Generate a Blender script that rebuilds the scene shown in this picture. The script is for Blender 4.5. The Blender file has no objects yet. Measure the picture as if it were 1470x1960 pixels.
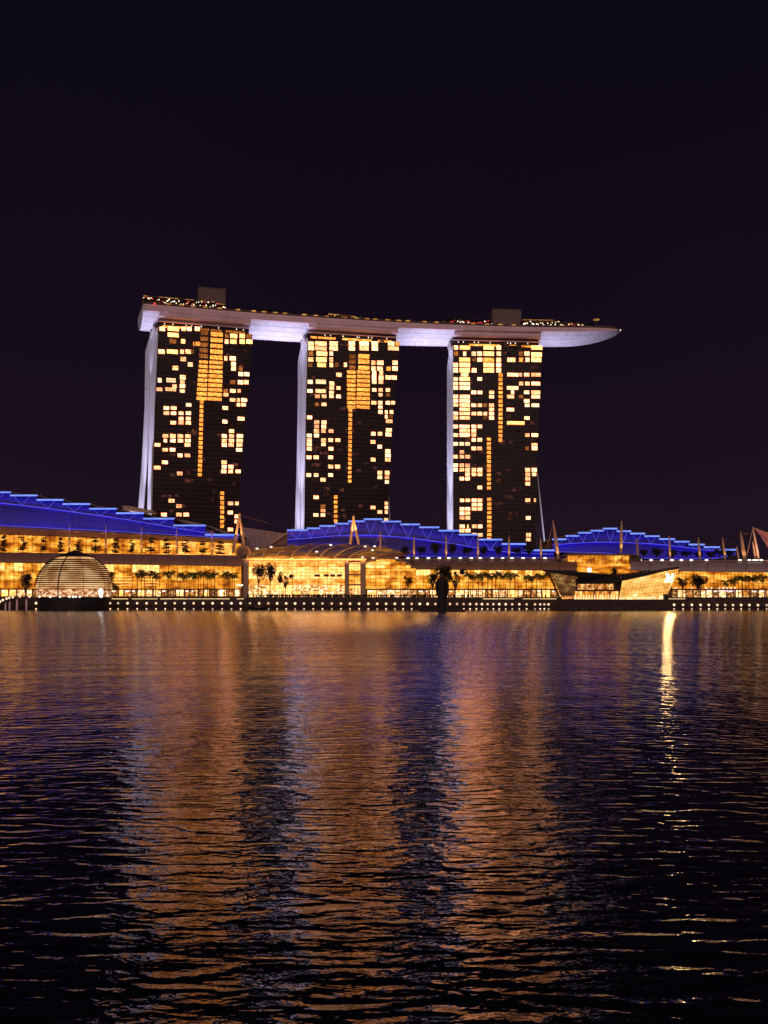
import bpy, math, random
import numpy as np
from mathutils import Vector

random.seed(7)
sc = bpy.context.scene
COL = sc.collection

# ------------------------------------------------------------------ camera
F, CX, CY, HOR, ZC = 1990.0, 735.0, 980.0, 1149.0, 5.1      # survey of the view, in pixels of a 1470 x 1960 plate
TP = (HOR - CY) / F
PIT = math.atan(TP)
SP, CP = math.sin(PIT), math.cos(PIT)
cam = bpy.data.cameras.new("camera")
cam.sensor_fit = 'VERTICAL'; cam.sensor_height = 36.0; cam.lens = F / 1960.0 * 36.0
cam.clip_start = 0.5; cam.clip_end = 9000
camo = bpy.data.objects.new("camera", cam); COL.objects.link(camo)
camo.location = (0, 0, ZC); camo.rotation_euler = (math.pi / 2 + PIT, 0, 0)
sc.camera = camo

# ------------------------------------------------------------------ world, sun, exposure
w = bpy.data.worlds.new("World"); sc.world = w; w.use_nodes = True
nt = w.node_tree; nt.nodes.clear()
wo = nt.nodes.new('ShaderNodeOutputWorld')
sky = nt.nodes.new('ShaderNodeTexSky'); sky.sky_type = 'NISHITA'; sky.sun_disc = False
sky.sun_elevation = math.radians(-6); sky.sun_rotation = math.radians(180)
b1 = nt.nodes.new('ShaderNodeBackground'); b1.inputs['Strength'].default_value = 0.004
nt.links.new(sky.outputs[0], b1.inputs['Color'])
tc = nt.nodes.new('ShaderNodeTexCoord'); sx = nt.nodes.new('ShaderNodeSeparateXYZ')
nt.links.new(tc.outputs['Generated'], sx.inputs[0])
rp = nt.nodes.new('ShaderNodeValToRGB')
rp.color_ramp.elements[0].position = 0.0; rp.color_ramp.elements[0].color = (0.0155, 0.0072, 0.0140, 1)
rp.color_ramp.elements[1].position = 0.62; rp.color_ramp.elements[1].color = (0.0026, 0.0021, 0.0070, 1)
e = rp.color_ramp.elements.new(0.22); e.color = (0.0075, 0.0042, 0.0100, 1)
nt.links.new(sx.outputs['Z'], rp.inputs[0])
nz = nt.nodes.new('ShaderNodeTexNoise'); nz.inputs['Scale'].default_value = 2.2; nz.inputs['Detail'].default_value = 3
nt.links.new(tc.outputs['Generated'], nz.inputs['Vector'])
mr = nt.nodes.new('ShaderNodeMapRange'); mr.inputs['To Min'].default_value = 0.8; mr.inputs['To Max'].default_value = 1.2
nt.links.new(nz.outputs[0], mr.inputs[0])
b2 = nt.nodes.new('ShaderNodeBackground')
nt.links.new(rp.outputs[0], b2.inputs['Color']); nt.links.new(mr.outputs[0], b2.inputs['Strength'])
ad = nt.nodes.new('ShaderNodeAddShader')
nt.links.new(b1.outputs[0], ad.inputs[0]); nt.links.new(b2.outputs[0], ad.inputs[1]); nt.links.new(ad.outputs[0], wo.inputs[0])

sun = bpy.data.lights.new("night_glow", 'SUN'); sun.energy = 0.80; sun.angle = math.radians(60); sun.color = (1.0, 0.64, 0.54)
suno = bpy.data.objects.new("night_glow", sun); COL.objects.link(suno)
suno.rotation_euler = (math.radians(66), 0, math.radians(-8))       # faint city glow from the bank behind the camera

vs = sc.view_settings
vs.view_transform = 'Standard'; vs.look = 'None'; vs.exposure = 0.0; vs.gamma = 1.0; vs.use_curve_mapping = False
sc.cycles.use_denoising = True
sc.cycles.max_bounces = 4; sc.cycles.diffuse_bounces = 2; sc.cycles.glossy_bounces = 3; sc.cycles.transmission_bounces = 2
sc.cycles.sample_clamp_indirect = 8.0

# ------------------------------------------------------------------ survey helpers
def P(px, row, Y):
    u = (px - CX) / F; v = (CY - row) / F
    dy = CP - v * SP; dz = SP + v * CP
    t = Y / dy
    return Vector((u * t, Y, ZC + dz * t))

def Pz(px, row, z):
    u = (px - CX) / F; v = (CY - row) / F
    dy = CP - v * SP; dz = SP + v * CP
    t = (z - ZC) / dz
    return Vector((u * t, dy * t, z))

def rowz(z, Y):
    d = z - ZC
    return CY - F * (d - Y * TP) / (Y + d * TP)

def Xz(px, z, Y):
    """x of the point at height z and depth Y that stands at column px"""
    d = z - ZC
    return (px - CX) / F * (Y * CP + d * SP)

def ipl(pts):
    xs = [p[0] for p in pts]; ys = [p[1] for p in pts]
    return lambda x: float(np.interp(x, xs, ys))

ORD = ['first', 'second', 'third', 'fourth', 'fifth', 'sixth', 'seventh', 'eighth', 'ninth', 'tenth', 'eleventh', 'twelfth',
       'thirteenth', 'fourteenth', 'fifteenth', 'sixteenth', 'seventeenth', 'eighteenth', 'nineteenth', 'twentieth']
def ordn(i):
    if i < 20: return ORD[i]
    tens = {2: 'twenty', 3: 'thirty', 4: 'forty', 5: 'fifty', 6: 'sixty', 7: 'seventy', 8: 'eighty', 9: 'ninety'}
    n = i + 1; t, o = divmod(n, 10)
    if o == 0: return {2: 'twentieth', 3: 'thirtieth', 4: 'fortieth', 5: 'fiftieth', 6: 'sixtieth', 7: 'seventieth', 8: 'eightieth', 9: 'ninetieth'}[t]
    return tens[t] + '-' + ORD[o - 1]

# ------------------------------------------------------------------ materials
def new_mat(name):
    m = bpy.data.materials.new(name); m.use_nodes = True
    return m, m.node_tree, m.node_tree.nodes['Principled BSDF']

def pmat(name, col, rough=0.6, metal=0.0, var=0.25, scale=0.6, spec=0.5, bump=0.0, bscale=4.0):
    m, t, b = new_mat(name)
    n = t.nodes.new('ShaderNodeTexNoise'); n.inputs['Scale'].default_value = scale; n.inputs['Detail'].default_value = 5
    g = t.nodes.new('ShaderNodeNewGeometry'); t.links.new(g.outputs['Position'], n.inputs['Vector'])
    r = t.nodes.new('ShaderNodeValToRGB')
    r.color_ramp.elements[0].position = 0.3; r.color_ramp.elements[1].position = 0.7
    r.color_ramp.elements[0].color = (*[c * (1 - var) for c in col], 1); r.color_ramp.elements[1].color = (*[min(1, c * (1 + var)) for c in col], 1)
    t.links.new(n.outputs[0], r.inputs[0]); t.links.new(r.outputs[0], b.inputs['Base Color'])
    b.inputs['Roughness'].default_value = rough; b.inputs['Metallic'].default_value = metal
    b.inputs['Specular IOR Level'].default_value = spec
    if bump:
        n2 = t.nodes.new('ShaderNodeTexNoise'); n2.inputs['Scale'].default_value = bscale; n2.inputs['Detail'].default_value = 4
        t.links.new(g.outputs['Position'], n2.inputs['Vector'])
        bp = t.nodes.new('ShaderNodeBump'); bp.inputs['Strength'].default_value = bump
        t.links.new(n2.outputs[0], bp.inputs['Height']); t.links.new(bp.outputs[0], b.inputs['Normal'])
    return m

def emat(name, cols, strength=1.0, scale=(0.5, 0.5, 0.5), detail=3.0, rnd=0.3, lo=0.35, hi=0.65, sampling='NONE'):
    """a lit surface: an uneven glow that runs through cols, and differs a little from one pane to the next"""
    m = bpy.data.materials.new(name); m.use_nodes = True; t = m.node_tree; t.nodes.clear()
    o = t.nodes.new('ShaderNodeOutputMaterial'); em = t.nodes.new('ShaderNodeEmission')
    g = t.nodes.new('ShaderNodeNewGeometry')
    mp = t.nodes.new('ShaderNodeVectorMath'); mp.operation = 'MULTIPLY'; mp.inputs[1].default_value = scale
    t.links.new(g.outputs['Position'], mp.inputs[0])
    n = t.nodes.new('ShaderNodeTexNoise'); n.inputs['Scale'].default_value = 1.0; n.inputs['Detail'].default_value = detail
    t.links.new(mp.outputs[0], n.inputs['Vector'])
    r = t.nodes.new('ShaderNodeValToRGB'); els = r.color_ramp.elements
    els[0].position = lo; els[1].position = hi
    els[0].color = (*cols[0], 1); els[1].color = (*cols[-1], 1)
    for k, c in enumerate(cols[1:-1]):
        q = els.new(lo + (hi - lo) * (k + 1) / (len(cols) - 1)); q.color = (*c, 1)
    t.links.new(n.outputs[0], r.inputs[0]); t.links.new(r.outputs[0], em.inputs['Color'])
    oi = t.nodes.new('ShaderNodeObjectInfo')
    mr = t.nodes.new('ShaderNodeMapRange'); mr.inputs['To Min'].default_value = strength * (1 - rnd); mr.inputs['To Max'].default_value = strength * (1 + rnd)
    t.links.new(oi.outputs['Random'], mr.inputs[0]); t.links.new(mr.outputs[0], em.inputs['Strength'])
    t.links.new(em.outputs[0], o.inputs[0])
    m.cycles.emission_sampling = sampling
    return m

M = {}
M['white_wall'] = pmat('white_painted_concrete', (0.74, 0.73, 0.76), 0.7, var=0.06, scale=0.05)
M['hull'] = pmat('hull_panels', (0.66, 0.63, 0.68), 0.55, var=0.10, scale=0.25)
M['fascia_mauve'] = pmat('mauve_metal_fascia', (0.88, 0.67, 0.80), 0.5, var=0.12, scale=0.15)
M['dark_glass'] = pmat('dark_curtain_glass', (0.020, 0.012, 0.017), 0.35, var=0.4, scale=0.1, spec=0.3)
M['dark_frame'] = pmat('dark_bronze_frame', (0.12, 0.075, 0.080), 0.5, var=0.3)
M['bronze'] = pmat('brown_roof_metal', (0.30, 0.160, 0.105), 0.55, var=0.16, scale=0.12)
M['bronze_dark'] = pmat('dark_brown_metal', (0.10, 0.06, 0.045), 0.55, var=0.3)
M['tan'] = pmat('tan_cladding', (0.50, 0.33, 0.22), 0.65, var=0.18)
M['mast'] = pmat('pale_mast_paint', (0.66, 0.43, 0.26), 0.5, var=0.15)
M['blue_wash_wall'] = pmat('roof_wall_blue_wash', (0.075, 0.065, 0.42), 0.7, var=0.12, scale=0.12)  # pale wall in itself; the blue light wash is mixed into its colour
M['roof_panel'] = pmat('grey_roof_sheet', (0.30, 0.24, 0.22), 0.6, var=0.2)
M['housing'] = pmat('dull_roof_housing', (0.19, 0.135, 0.135), 0.7, var=0.2, scale=0.3)
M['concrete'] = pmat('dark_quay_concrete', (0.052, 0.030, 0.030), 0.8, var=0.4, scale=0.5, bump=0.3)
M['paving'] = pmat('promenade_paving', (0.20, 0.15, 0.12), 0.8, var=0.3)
M['ground'] = pmat('dark_soil', (0.05, 0.045, 0.04), 0.9)
M['black'] = pmat('matt_black', (0.012, 0.010, 0.014), 0.7, var=0.4)
M['mullion'] = pmat('bronze_mullion', (0.14, 0.075, 0.030), 0.6, var=0.3)
M['leaf'] = pmat('tree_leaves', (0.045, 0.060, 0.022), 0.7, var=0.5, scale=1.2)
M['leaf_dark'] = pmat('dark_tree_leaves', (0.030, 0.026, 0.016), 0.75, var=0.5, scale=1.2)
M['palm_leaf'] = pmat('palm_fronds', (0.15, 0.17, 0.035), 0.6, var=0.45, scale=0.8)
M['bark'] = pmat('bark', (0.12, 0.08, 0.055), 0.9, var=0.4, scale=2)
M['cloth'] = pmat('dark_clothing', (0.030, 0.022, 0.026), 0.9, var=0.6, scale=0.8)
M['sail'] = pmat('red_sail_cloth', (0.62, 0.24, 0.22), 0.8, var=0.12, scale=0.1)
M['lilac_roof'] = pmat('pale_translucent_roof', (0.40, 0.32, 0.36), 0.5, var=0.15, scale=0.2)
M['purple_glass'] = pmat('tinted_roof_glass', (0.30, 0.20, 0.20), 0.3, var=0.3, scale=0.25)

M['roof_glow'] = emat('glass_roof_glow', [(0.04, 0.016, 0.018), (0.10, 0.032, 0.008), (0.22, 0.075, 0.010)], 1.7, (0.10, 0.1, 0.5), 4, 0.25)
M['room_bright'] = emat('lit_room_bright', [(1.0, 0.28, 0.05), (1.5, 0.50, 0.12), (1.65, 0.72, 0.28)], 3.1, (1.6, 1.6, 1.0), 5, 0.25, .38, .60)
M['room'] = emat('lit_room_warm', [(0.45, 0.095, 0.015), (1.45, 0.45, 0.16), (1.65, 0.70, 0.36)], 2.8, (1.6, 1.6, 1.1), 5, 0.58, .36, .60)
M['room_faint'] = emat('faintly_lit_room', [(0.008, 0.003, 0.004), (0.035, 0.012, 0.010), (0.11, 0.035, 0.015)], 1.0, (0.5, 0.5, 0.4), 4, 0.8)
M['room_cool'] = emat('lit_room_pale', [(0.8, 0.36, 0.13), (1.2, 0.68, 0.32), (1.3, 0.85, 0.5)], 2.0, (1.6, 1.6, 1.1), 5, 0.35, .36, .60)
M['room_dim'] = emat('lit_room_dim', [(0.12, 0.028, 0.010), (0.36, 0.10, 0.02), (0.80, 0.27, 0.06)], 0.85, (1.4, 1.4, 1.0), 5, 0.45)
M['corridor'] = emat('lit_corridor_orange', [(0.32, 0.065, 0.006), (1.05, 0.29, 0.035), (1.6, 0.58, 0.13)], 1.9, (1.1, 1.1, 1.4), 5, 0.2)
M['amber'] = emat('amber_interior', [(0.32, 0.065, 0.004), (0.88, 0.31, 0.022), (1.5, 0.70, 0.12)], 1.25, (0.16, 0.3, 0.30), 6, 0.07)
M['amber_deep'] = emat('deep_amber_interior', [(0.24, 0.05, 0.004), (0.70, 0.21, 0.013), (1.2, 0.46, 0.05)], 1.25, (0.16, 0.3, 0.30), 6, 0.08)
M['gold'] = emat('golden_interior', [(0.70, 0.20, 0.02), (1.4, 0.47, 0.07), (1.9, 0.82, 0.22)], 1.22, (0.2, 0.3, 0.35), 6, 0.06)
M['gold_bright'] = emat('bright_golden_interior', [(1.2, 0.46, 0.08), (1.8, 0.78, 0.20), (2.1, 1.1, 0.42)], 1.3, (0.4, 0.3, 0.6), 5, 0.15)
M['shop'] = emat('bright_shop_interior', [(0.30, 0.08, 0.015), (1.1, 0.46, 0.11), (1.7, 0.95, 0.42), (2.1, 1.5, 0.9)], 1.15, (0.55, 0.4, 0.9), 5, 0.35)
M['shop_dim'] = emat('dim_shop_interior', [(0.05, 0.015, 0.006), (0.30, 0.10, 0.02), (1.1, 0.66, 0.24)], 0.9, (0.6, 0.4, 0.9), 5, 0.4)
M['redroom'] = emat('red_gold_interior', [(0.12, 0.02, 0.006), (0.65, 0.20, 0.03), (1.2, 0.75, 0.28)], 0.95, (0.7, 0.4, 0.5), 4, 0.2)
M['lamp'] = emat('lamp_globe', [(1.0, 0.66, 0.42), (1.0, 0.58, 0.32)], 1.6, rnd=0.55, sampling='AUTO')
M['lamp_white'] = emat('white_lamp', [(1.0, 0.84, 0.66), (1.0, 0.86, 0.7)], 1.9, rnd=0.2)
M['deck_lamp'] = emat('deck_lamp', [(1.0, 0.62, 0.30), (1.0, 0.75, 0.48)], 2.2, rnd=0.5)
M['deck_glow'] = emat('deck_glow', [(0.35, 0.12, 0.02), (0.95, 0.45, 0.10)], 0.8, rnd=0.3)
M['red_lamp'] = emat('red_lamp', [(0.7, 0.03, 0.03), (0.9, 0.10, 0.07)], 1.3, rnd=0.5)
M['strip'] = emat('warm_strip_light', [(1.0, 0.62, 0.24), (1.0, 0.75, 0.38)], 1.5, rnd=0.2)
M['led'] = emat('pale_blue_led', [(0.16, 0.26, 1.0), (0.24, 0.36, 1.15)], 1.15, (0.2, 0.2, 0.2), rnd=0.1)
M['tube_glow'] = emat('violet_tube_glow', [(0.11, 0.10, 0.95), (0.17, 0.15, 1.0)], 0.95, (0.2, 0.2, 0.2), rnd=0.15)  # braces and chords are only lit; that light is put in as glow
M['sign'] = emat('white_sign', [(1.0, 0.58, 0.22), (1.0, 0.60, 0.22)], 62.0, rnd=0.0, sampling='AUTO')
M['screen'] = emat('white_screen', [(1.0, 0.92, 0.95), (1.0, 0.97, 1.0)], 2.2, rnd=0.0)
M['sign_pink'] = emat('pink_sign', [(0.9, 0.55, 0.62), (1.0, 0.75, 0.85)], 1.0, rnd=0.2)
M['dome_glow'] = emat('dome_lining_glow', [(0.55, 0.21, 0.07), (0.98, 0.50, 0.19), (1.35, 0.82, 0.38)], 0.85, (0.10, 0.1, 0.22), 2, 0.0)
M['dome_floor'] = emat('dome_showroom', [(0.22, 0.06, 0.02), (0.66, 0.26, 0.10), (1.5, 1.0, 0.6)], 0.95, (0.7, 0.5, 1.0), 5, 0.1)
M['crystal'] = emat('pavilion_glass_glow', [(0.75, 0.33, 0.05), (1.15, 0.60, 0.14), (1.35, 0.85, 0.30)], 1.1, (0.12, 0.1, 0.25), 3, 0.12)
M['crystal_low'] = emat('pavilion_bright_floor', [(0.95, 0.50, 0.12), (1.3, 1.0, 0.5)], 1.15, (0.5, 0.3, 0.5), 4, 0.2)
M['lattice_glow'] = emat('lattice_interior', [(0.09, 0.035, 0.012), (0.26, 0.11, 0.03), (0.55, 0.30, 0.09)], 0.85, (0.2, 0.2, 0.4), 4, 0.25)

# water: wind ripples as a height field; its slope turns the normal
def water_mat():
    m, t, b = new_mat('night_water')
    b.inputs['Base Color'].default_value = (0.003, 0.003, 0.007, 1)
    b.inputs['Roughness'].default_value = 0.05; b.inputs['IOR'].default_value = 1.34
    g = t.nodes.new('ShaderNodeNewGeometry')
    def height(off):
        tot = None
        for (sx_, sy_, amp, det, dist, seed) in LAY:
            a = t.nodes.new('ShaderNodeVectorMath'); a.operation = 'ADD'; a.inputs[1].default_value = off
            t.links.new(g.outputs['Position'], a.inputs[0])
            mp = t.nodes.new('ShaderNodeVectorMath'); mp.operation = 'MULTIPLY_ADD'
            mp.inputs[1].default_value = (sx_, sy_, 1.0); mp.inputs[2].default_value = (seed, seed * 1.7, seed)
            t.links.new(a.outputs[0], mp.inputs[0])
            n = t.nodes.new('ShaderNodeTexNoise'); n.inputs['Scale'].default_value = 1.0
            n.inputs['Detail'].default_value = det; n.inputs['Roughness'].default_value = 0.5; n.inputs['Distortion'].default_value = dist
            t.links.new(mp.outputs[0], n.inputs['Vector'])
            k = t.nodes.new('ShaderNodeMath'); k.operation = 'MULTIPLY_ADD'; k.inputs[1].default_value = amp
            t.links.new(n.outputs[0], k.inputs[0])
            if tot is None: k.inputs[2].default_value = 0.0
            else: t.links.new(tot.outputs[0], k.inputs[2])
            tot = k
        return tot
    EPS = 0.02
    h0 = height((0, 0, 0)); hx = height((EPS, 0, 0)); hy = height((0, EPS, 0))
    def grad(h):
        s = t.nodes.new('ShaderNodeMath'); s.operation = 'SUBTRACT'
        t.links.new(h0.outputs[0], s.inputs[0]); t.links.new(h.outputs[0], s.inputs[1])
        q = t.nodes.new('ShaderNodeMath'); q.operation = 'MULTIPLY'; q.inputs[1].default_value = 1.0 / EPS
        t.links.new(s.outputs[0], q.inputs[0]); return q
    gx = grad(hx); gy = grad(hy)
    c = t.nodes.new('ShaderNodeCombineXYZ'); c.inputs[2].default_value = 1.0
    # away-turned slopes fade with distance, standing in for wave faces hidden from view
    sep = t.nodes.new('ShaderNodeSeparateXYZ'); t.links.new(g.outputs['Position'], sep.inputs[0])
    def math_(op, a, b):
        q = t.nodes.new('ShaderNodeMath'); q.operation = op
        for k_, v in ((0, a), (1, b)):
            if isinstance(v, (int, float)): q.inputs[k_].default_value = v
            else: t.links.new(v.outputs[0], q.inputs[k_])
        return q
    yy = t.nodes.new('ShaderNodeMath'); yy.operation = 'MAXIMUM'; yy.inputs[1].default_value = 14.0
    t.links.new(sep.outputs['Y'], yy.inputs[0])
    away_fade = math_('SUBTRACT', math_('MULTIPLY', math_('DIVIDE', 14.0, yy), 1.12), 0.12)
    lean = math_('ADD', math_('MINIMUM', gy, 0.0), math_('MULTIPLY', math_('MAXIMUM', gy, 0.0), away_fade))
    # slopes grow and tilt with distance, shaped to steer and spread the reflections
    slope_gain = t.nodes.new('ShaderNodeMapRange'); slope_gain.interpolation_type = 'SMOOTHSTEP'
    for k_, v in (('From Min', 30.0), ('From Max', 160.0), ('To Min', 1.0), ('To Max', 1.75)): slope_gain.inputs[k_].default_value = v
    t.links.new(sep.outputs['Y'], slope_gain.inputs['Value'])
    lean = math_('SUBTRACT', math_('MULTIPLY', lean, slope_gain), math_('MULTIPLY', math_('SUBTRACT', slope_gain, 1.0), 0.024)); gx = math_('MULTIPLY', gx, slope_gain)
    t.links.new(gx.outputs[0], c.inputs[0]); t.links.new(lean.outputs[0], c.inputs[1])
    nn = t.nodes.new('ShaderNodeVectorMath'); nn.operation = 'NORMALIZE'
    t.links.new(c.outputs[0], nn.inputs[0]); t.links.new(nn.outputs[0], b.inputs['Normal'])
    return m
# (scale x, scale y, amplitude m, detail, distortion, seed)
LAY = [(0.85, 2.0, 0.085, 1.0, 0.5, 3.1), (3.8, 6.4, 0.017, 2.0, 0.4, 11.3), (0.10, 0.24, 0.14, 0.0, 0.0, 23.7)]
M['water'] = water_mat()

# ------------------------------------------------------------------ mesh builder
WL = {}
class MB:
    def __init__(s): s.v = []; s.f = []
    def add(s, vs, fs):
        b = len(s.v); s.v += [Vector(p) for p in vs]; s.f += [tuple(i + b for i in f) for f in fs]; return s
    def quad(s, a, b, c, d): return s.add([a, b, c, d], [(0, 1, 2, 3)])
    def hexa(s, p):   # p[0..3] front loop, p[4..7] back loop
        return s.add(p, [(0, 1, 2, 3), (7, 6, 5, 4), (0, 4, 5, 1), (1, 5, 6, 2), (2, 6, 7, 3), (3, 7, 4, 0)])
    def box(s, x0, x1, y0, y1, z0, z1):
        return s.hexa([(x0, y0, z0), (x1, y0, z0), (x1, y0, z1), (x0, y0, z1), (x0, y1, z0), (x1, y1, z0), (x1, y1, z1), (x0, y1, z1)])
    def prism(s, pts, vec):
        n = len(pts); vec = Vector(vec); pts = [Vector(p) for p in pts]
        return s.add(pts + [p + vec for p in pts], [tuple(range(n)), tuple(range(2 * n - 1, n - 1, -1))] + [(i, i + n, (i + 1) % n + n, (i + 1) % n) for i in range(n)])
    def tube(s, pts, rad, n=6):
        pts = [Vector(p) for p in pts]
        if not isinstance(rad, (list, tuple)): rad = [rad] * len(pts)
        vs = []; fs = []
        for i, p in enumerate(pts):
            d = (pts[min(i + 1, len(pts) - 1)] - pts[max(i - 1, 0)]).normalized()
            a = d.orthogonal().normalized() if i == 0 else (a - d * a.dot(d)).normalized()
            c = d.cross(a)
            for k in range(n):
                th = 2 * math.pi * k / n
                vs.append(p + (a * math.cos(th) + c * math.sin(th)) * rad[i])
        for i in range(len(pts) - 1):
            for k in range(n):
                fs.append((i * n + k, i * n + (k + 1) % n, (i + 1) * n + (k + 1) % n, (i + 1) * n + k))
        fs += [tuple(range(n - 1, -1, -1)), tuple(range((len(pts) - 1) * n, len(pts) * n))]
        return s.add(vs, fs)
    def lathe(s, c, prof, n=16, sx=1.0, sy=1.0):
        c = Vector(c); vs = []; fs = []
        for (r, z) in prof:
            for k in range(n):
                th = 2 * math.pi * k / n
                vs.append(c + Vector((r * sx * math.cos(th), r * sy * math.sin(th), z)))
        m = len(prof)
        for i in range(m - 1):
            for k in range(n):
                fs.append((i * n + k, i * n + (k + 1) % n, (i + 1) * n + (k + 1) % n, (i + 1) * n + k))
        fs += [tuple(range(n - 1, -1, -1)), tuple(range((m - 1) * n, m * n))]
        return s.add(vs, fs)
    def ball(s, c, r, n=8, m=5, sz=1.0):
        return s.lathe(c, [(r * math.sin(math.pi * (i + 0.02) / (m + 0.04)), -r * sz * math.cos(math.pi * i / m)) for i in range(m + 1)], n)
    def build(s, name, mat, parent=None, label=None, cat=None, group=None, kind=None, smooth=False):
        lo = Vector([min(p[i] for p in s.v) for i in range(3)]); hi = Vector([max(p[i] for p in s.v) for i in range(3)])
        org = (lo + hi) / 2
        if parent is None: org.z = lo.z
        me = bpy.data.meshes.new(name); me.from_pydata([p - org for p in s.v], [], s.f)
        me.materials.append(M[mat] if isinstance(mat, str) else mat)
        if smooth:
            for p in me.polygons: p.use_smooth = True
        o = bpy.data.objects.new(name, me); COL.objects.link(o)
        WL[o.name] = org
        if parent is not None:
            o.parent = parent; o.location = org - WL[parent.name]
        else: o.location = org
        tag(o, label, cat, group, kind)
        return o

def tag(o, label=None, cat=None, group=None, kind=None):
    if label: o["label"] = label
    if cat: o["category"] = cat
    if group: o["group"] = group
    if kind: o["kind"] = kind
    return o

def thing(name, loc, label, cat, group=None):
    o = bpy.data.objects.new(name, None); COL.objects.link(o); o.location = loc; o.empty_display_size = 1.0
    WL[o.name] = Vector(loc); tag(o, label, cat, group); return o

def mesh_obj(name, me, parent=None, loc=(0, 0, 0), rot=(0, 0, 0), scale=(1, 1, 1)):
    o = bpy.data.objects.new(name, me); COL.objects.link(o); o.parent = parent
    o.location = loc; o.rotation_euler = rot; o.scale = scale
    WL[o.name] = (WL[parent.name] if parent else Vector((0, 0, 0))) + Vector(loc)
    return o

def spot(parent, loc, target, power, col, angle, blend=0.4, radius=0.5):
    l = bpy.data.lights.new('flood_beam', 'SPOT'); l.energy = power; l.color = col
    l.spot_size = math.radians(angle); l.spot_blend = blend; l.shadow_soft_size = radius
    o = bpy.data.objects.new('flood_beam', l); COL.objects.link(o)
    d = Vector(target) - Vector(loc)
    o.rotation_euler = d.to_track_quat('-Z', 'Y').to_euler()
    o.parent = parent; o.location = Vector(loc) - WL[parent.name]
    return o

def strip_light(parent, a, b, width, normal, power, col):
    """a long flat light between a and b that shines along normal"""
    a = Vector(a); b = Vector(b); d = b - a
    l = bpy.data.lights.new('batten_beam', 'AREA'); l.shape = 'RECTANGLE'; l.size = d.length; l.size_y = width
    l.energy = power; l.color = col
    o = bpy.data.objects.new('batten_beam', l); COL.objects.link(o)
    x = d.normalized(); zz = -(Vector(normal) - x * Vector(normal).dot(x)).normalized(); y = zz.cross(x)
    from mathutils import Matrix
    o.rotation_euler = Matrix((x, y, zz)).transposed().to_euler()
    o.parent = parent; o.location = (a + b) / 2 - WL[parent.name]
    return o

def floodlight(loc, target, power, col, angle, label, blend=0.4, size=1.0):
    """a housing on a yoke, its lamp inside"""
    loc = Vector(loc); d = (Vector(target) - loc).normalized()
    t = thing('floodlight', loc, label, 'floodlight')
    MB().tube([loc - d * 0.9 * size, loc + d * 0.2 * size], [0.45 * size, 0.7 * size], 8).build('housing', 'black', t)
    MB().tube([loc - d * 0.5 * size, loc - d * 0.5 * size - Vector((0, 0, 1.2 * size))], 0.16 * size, 6).build('bracket', 'black', t)
    spot(t, loc + d * 0.4 * size, target, power, col, angle, blend)
    return t

# ------------------------------------------------------------------ the setting: water, quay, ground
SHORE, DECK = 560.0, 5.6
MB().quad((-2500, -300, 0), (2500, -300, 0), (2500, SHORE + 1, 0), (-2500, SHORE + 1, 0)).build('water', 'water', kind='structure')
MB().box(-2500, 2500, SHORE + 60, 5000, 3.0, 5.2).build('ground', 'ground', kind='structure')
quay = thing('promenade', (0, SHORE, 0), None, None); tag(quay, kind='structure')
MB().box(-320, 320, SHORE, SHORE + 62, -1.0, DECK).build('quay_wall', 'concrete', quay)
MB().box(-320, 320, SHORE + 0.1, SHORE + 62, DECK + 0.004, DECK + 0.10).build('paving', 'paving', quay)
MB().box(-320, 320, SHORE + 6, SHORE + 61.5, DECK + .12, 6.7).build('raised_terrace', 'paving', quay)
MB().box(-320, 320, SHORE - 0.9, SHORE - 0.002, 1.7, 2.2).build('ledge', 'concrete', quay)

# ------------------------------------------------------------------ the three towers and the deck on top
DZ = 204.0                                   # height of the sky deck
edge_px = [(300, 583), (350, 588), (400, 592), (480, 599), (560, 604), (640, 609), (700, 613), (760, 617), (870, 622), (960, 624.5), (1040, 626), (1110, 627)]
ep = [Pz(a, b, DZ) for a, b in edge_px]
EC = np.polyfit([p.x for p in ep], [p.y for p in ep], 3)
def edge_y(x): return float(np.polyval(EC, x))
def edge_n(x):                               # unit vector that points away from the bay
    d = float(np.polyval(np.polyder(EC), x)); n = Vector((-d, 1, 0)); return n.normalized()

def on_edge(px, z, back):
    Y = 720.0
    for _ in range(30):
        x = Xz(px, z, Y); Y = edge_y(x) + back
    return Y

TOPZ = 189.5
TOWERS = [
    dict(L=[(640, 302), (780, 295.5), (984, 290), (1140, 287)], R=[(642, 483), (806, 470.5), (902, 461), (984, 456), (1140, 449)],
         B=[(640, 289), (780, 286), (882, 284), (984, 281.8), (1140, 279)], G=[(640, 288), (780, 285), (882, 280.8), (972, 273.7), (1140, 261)],
         C=[(640, 278.4), (780, 276.7), (882, 271.6), (972, 264.5), (1140, 251)], RR=None),
    dict(L=[(640, 588.6), (780, 585), (1004, 582), (1140, 580)], R=[(662, 765), (784, 752.6), (882, 747.5), (984, 743), (1140, 737)],
         B=[(640, 578), (780, 577), (1004, 575.6), (1140, 574.5)], G=[(640, 577.4), (780, 576), (882, 575), (1004, 573), (1140, 570)],
         C=[(640, 570.5), (780, 569.6), (882, 568), (1004, 564.5), (1140, 560)], RR=[(640, 740), (940, 744), (1000, 747.5), (1140, 753)]),
    dict(L=[(640, 867), (1004, 867), (1140, 867)], R=[(662, 1038), (780, 1032.5), (882, 1028), (984, 1026), (1140, 1022)],
         B=[(640, 861), (1140, 861)], G=[(640, 860.2), (1140, 860.2)], C=[(640, 855.5), (1004, 855.5), (1140, 854)],
         RR=[(640, 1000), (890, 1028), (1033, 1043), (1140, 1055)]),
]
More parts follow.
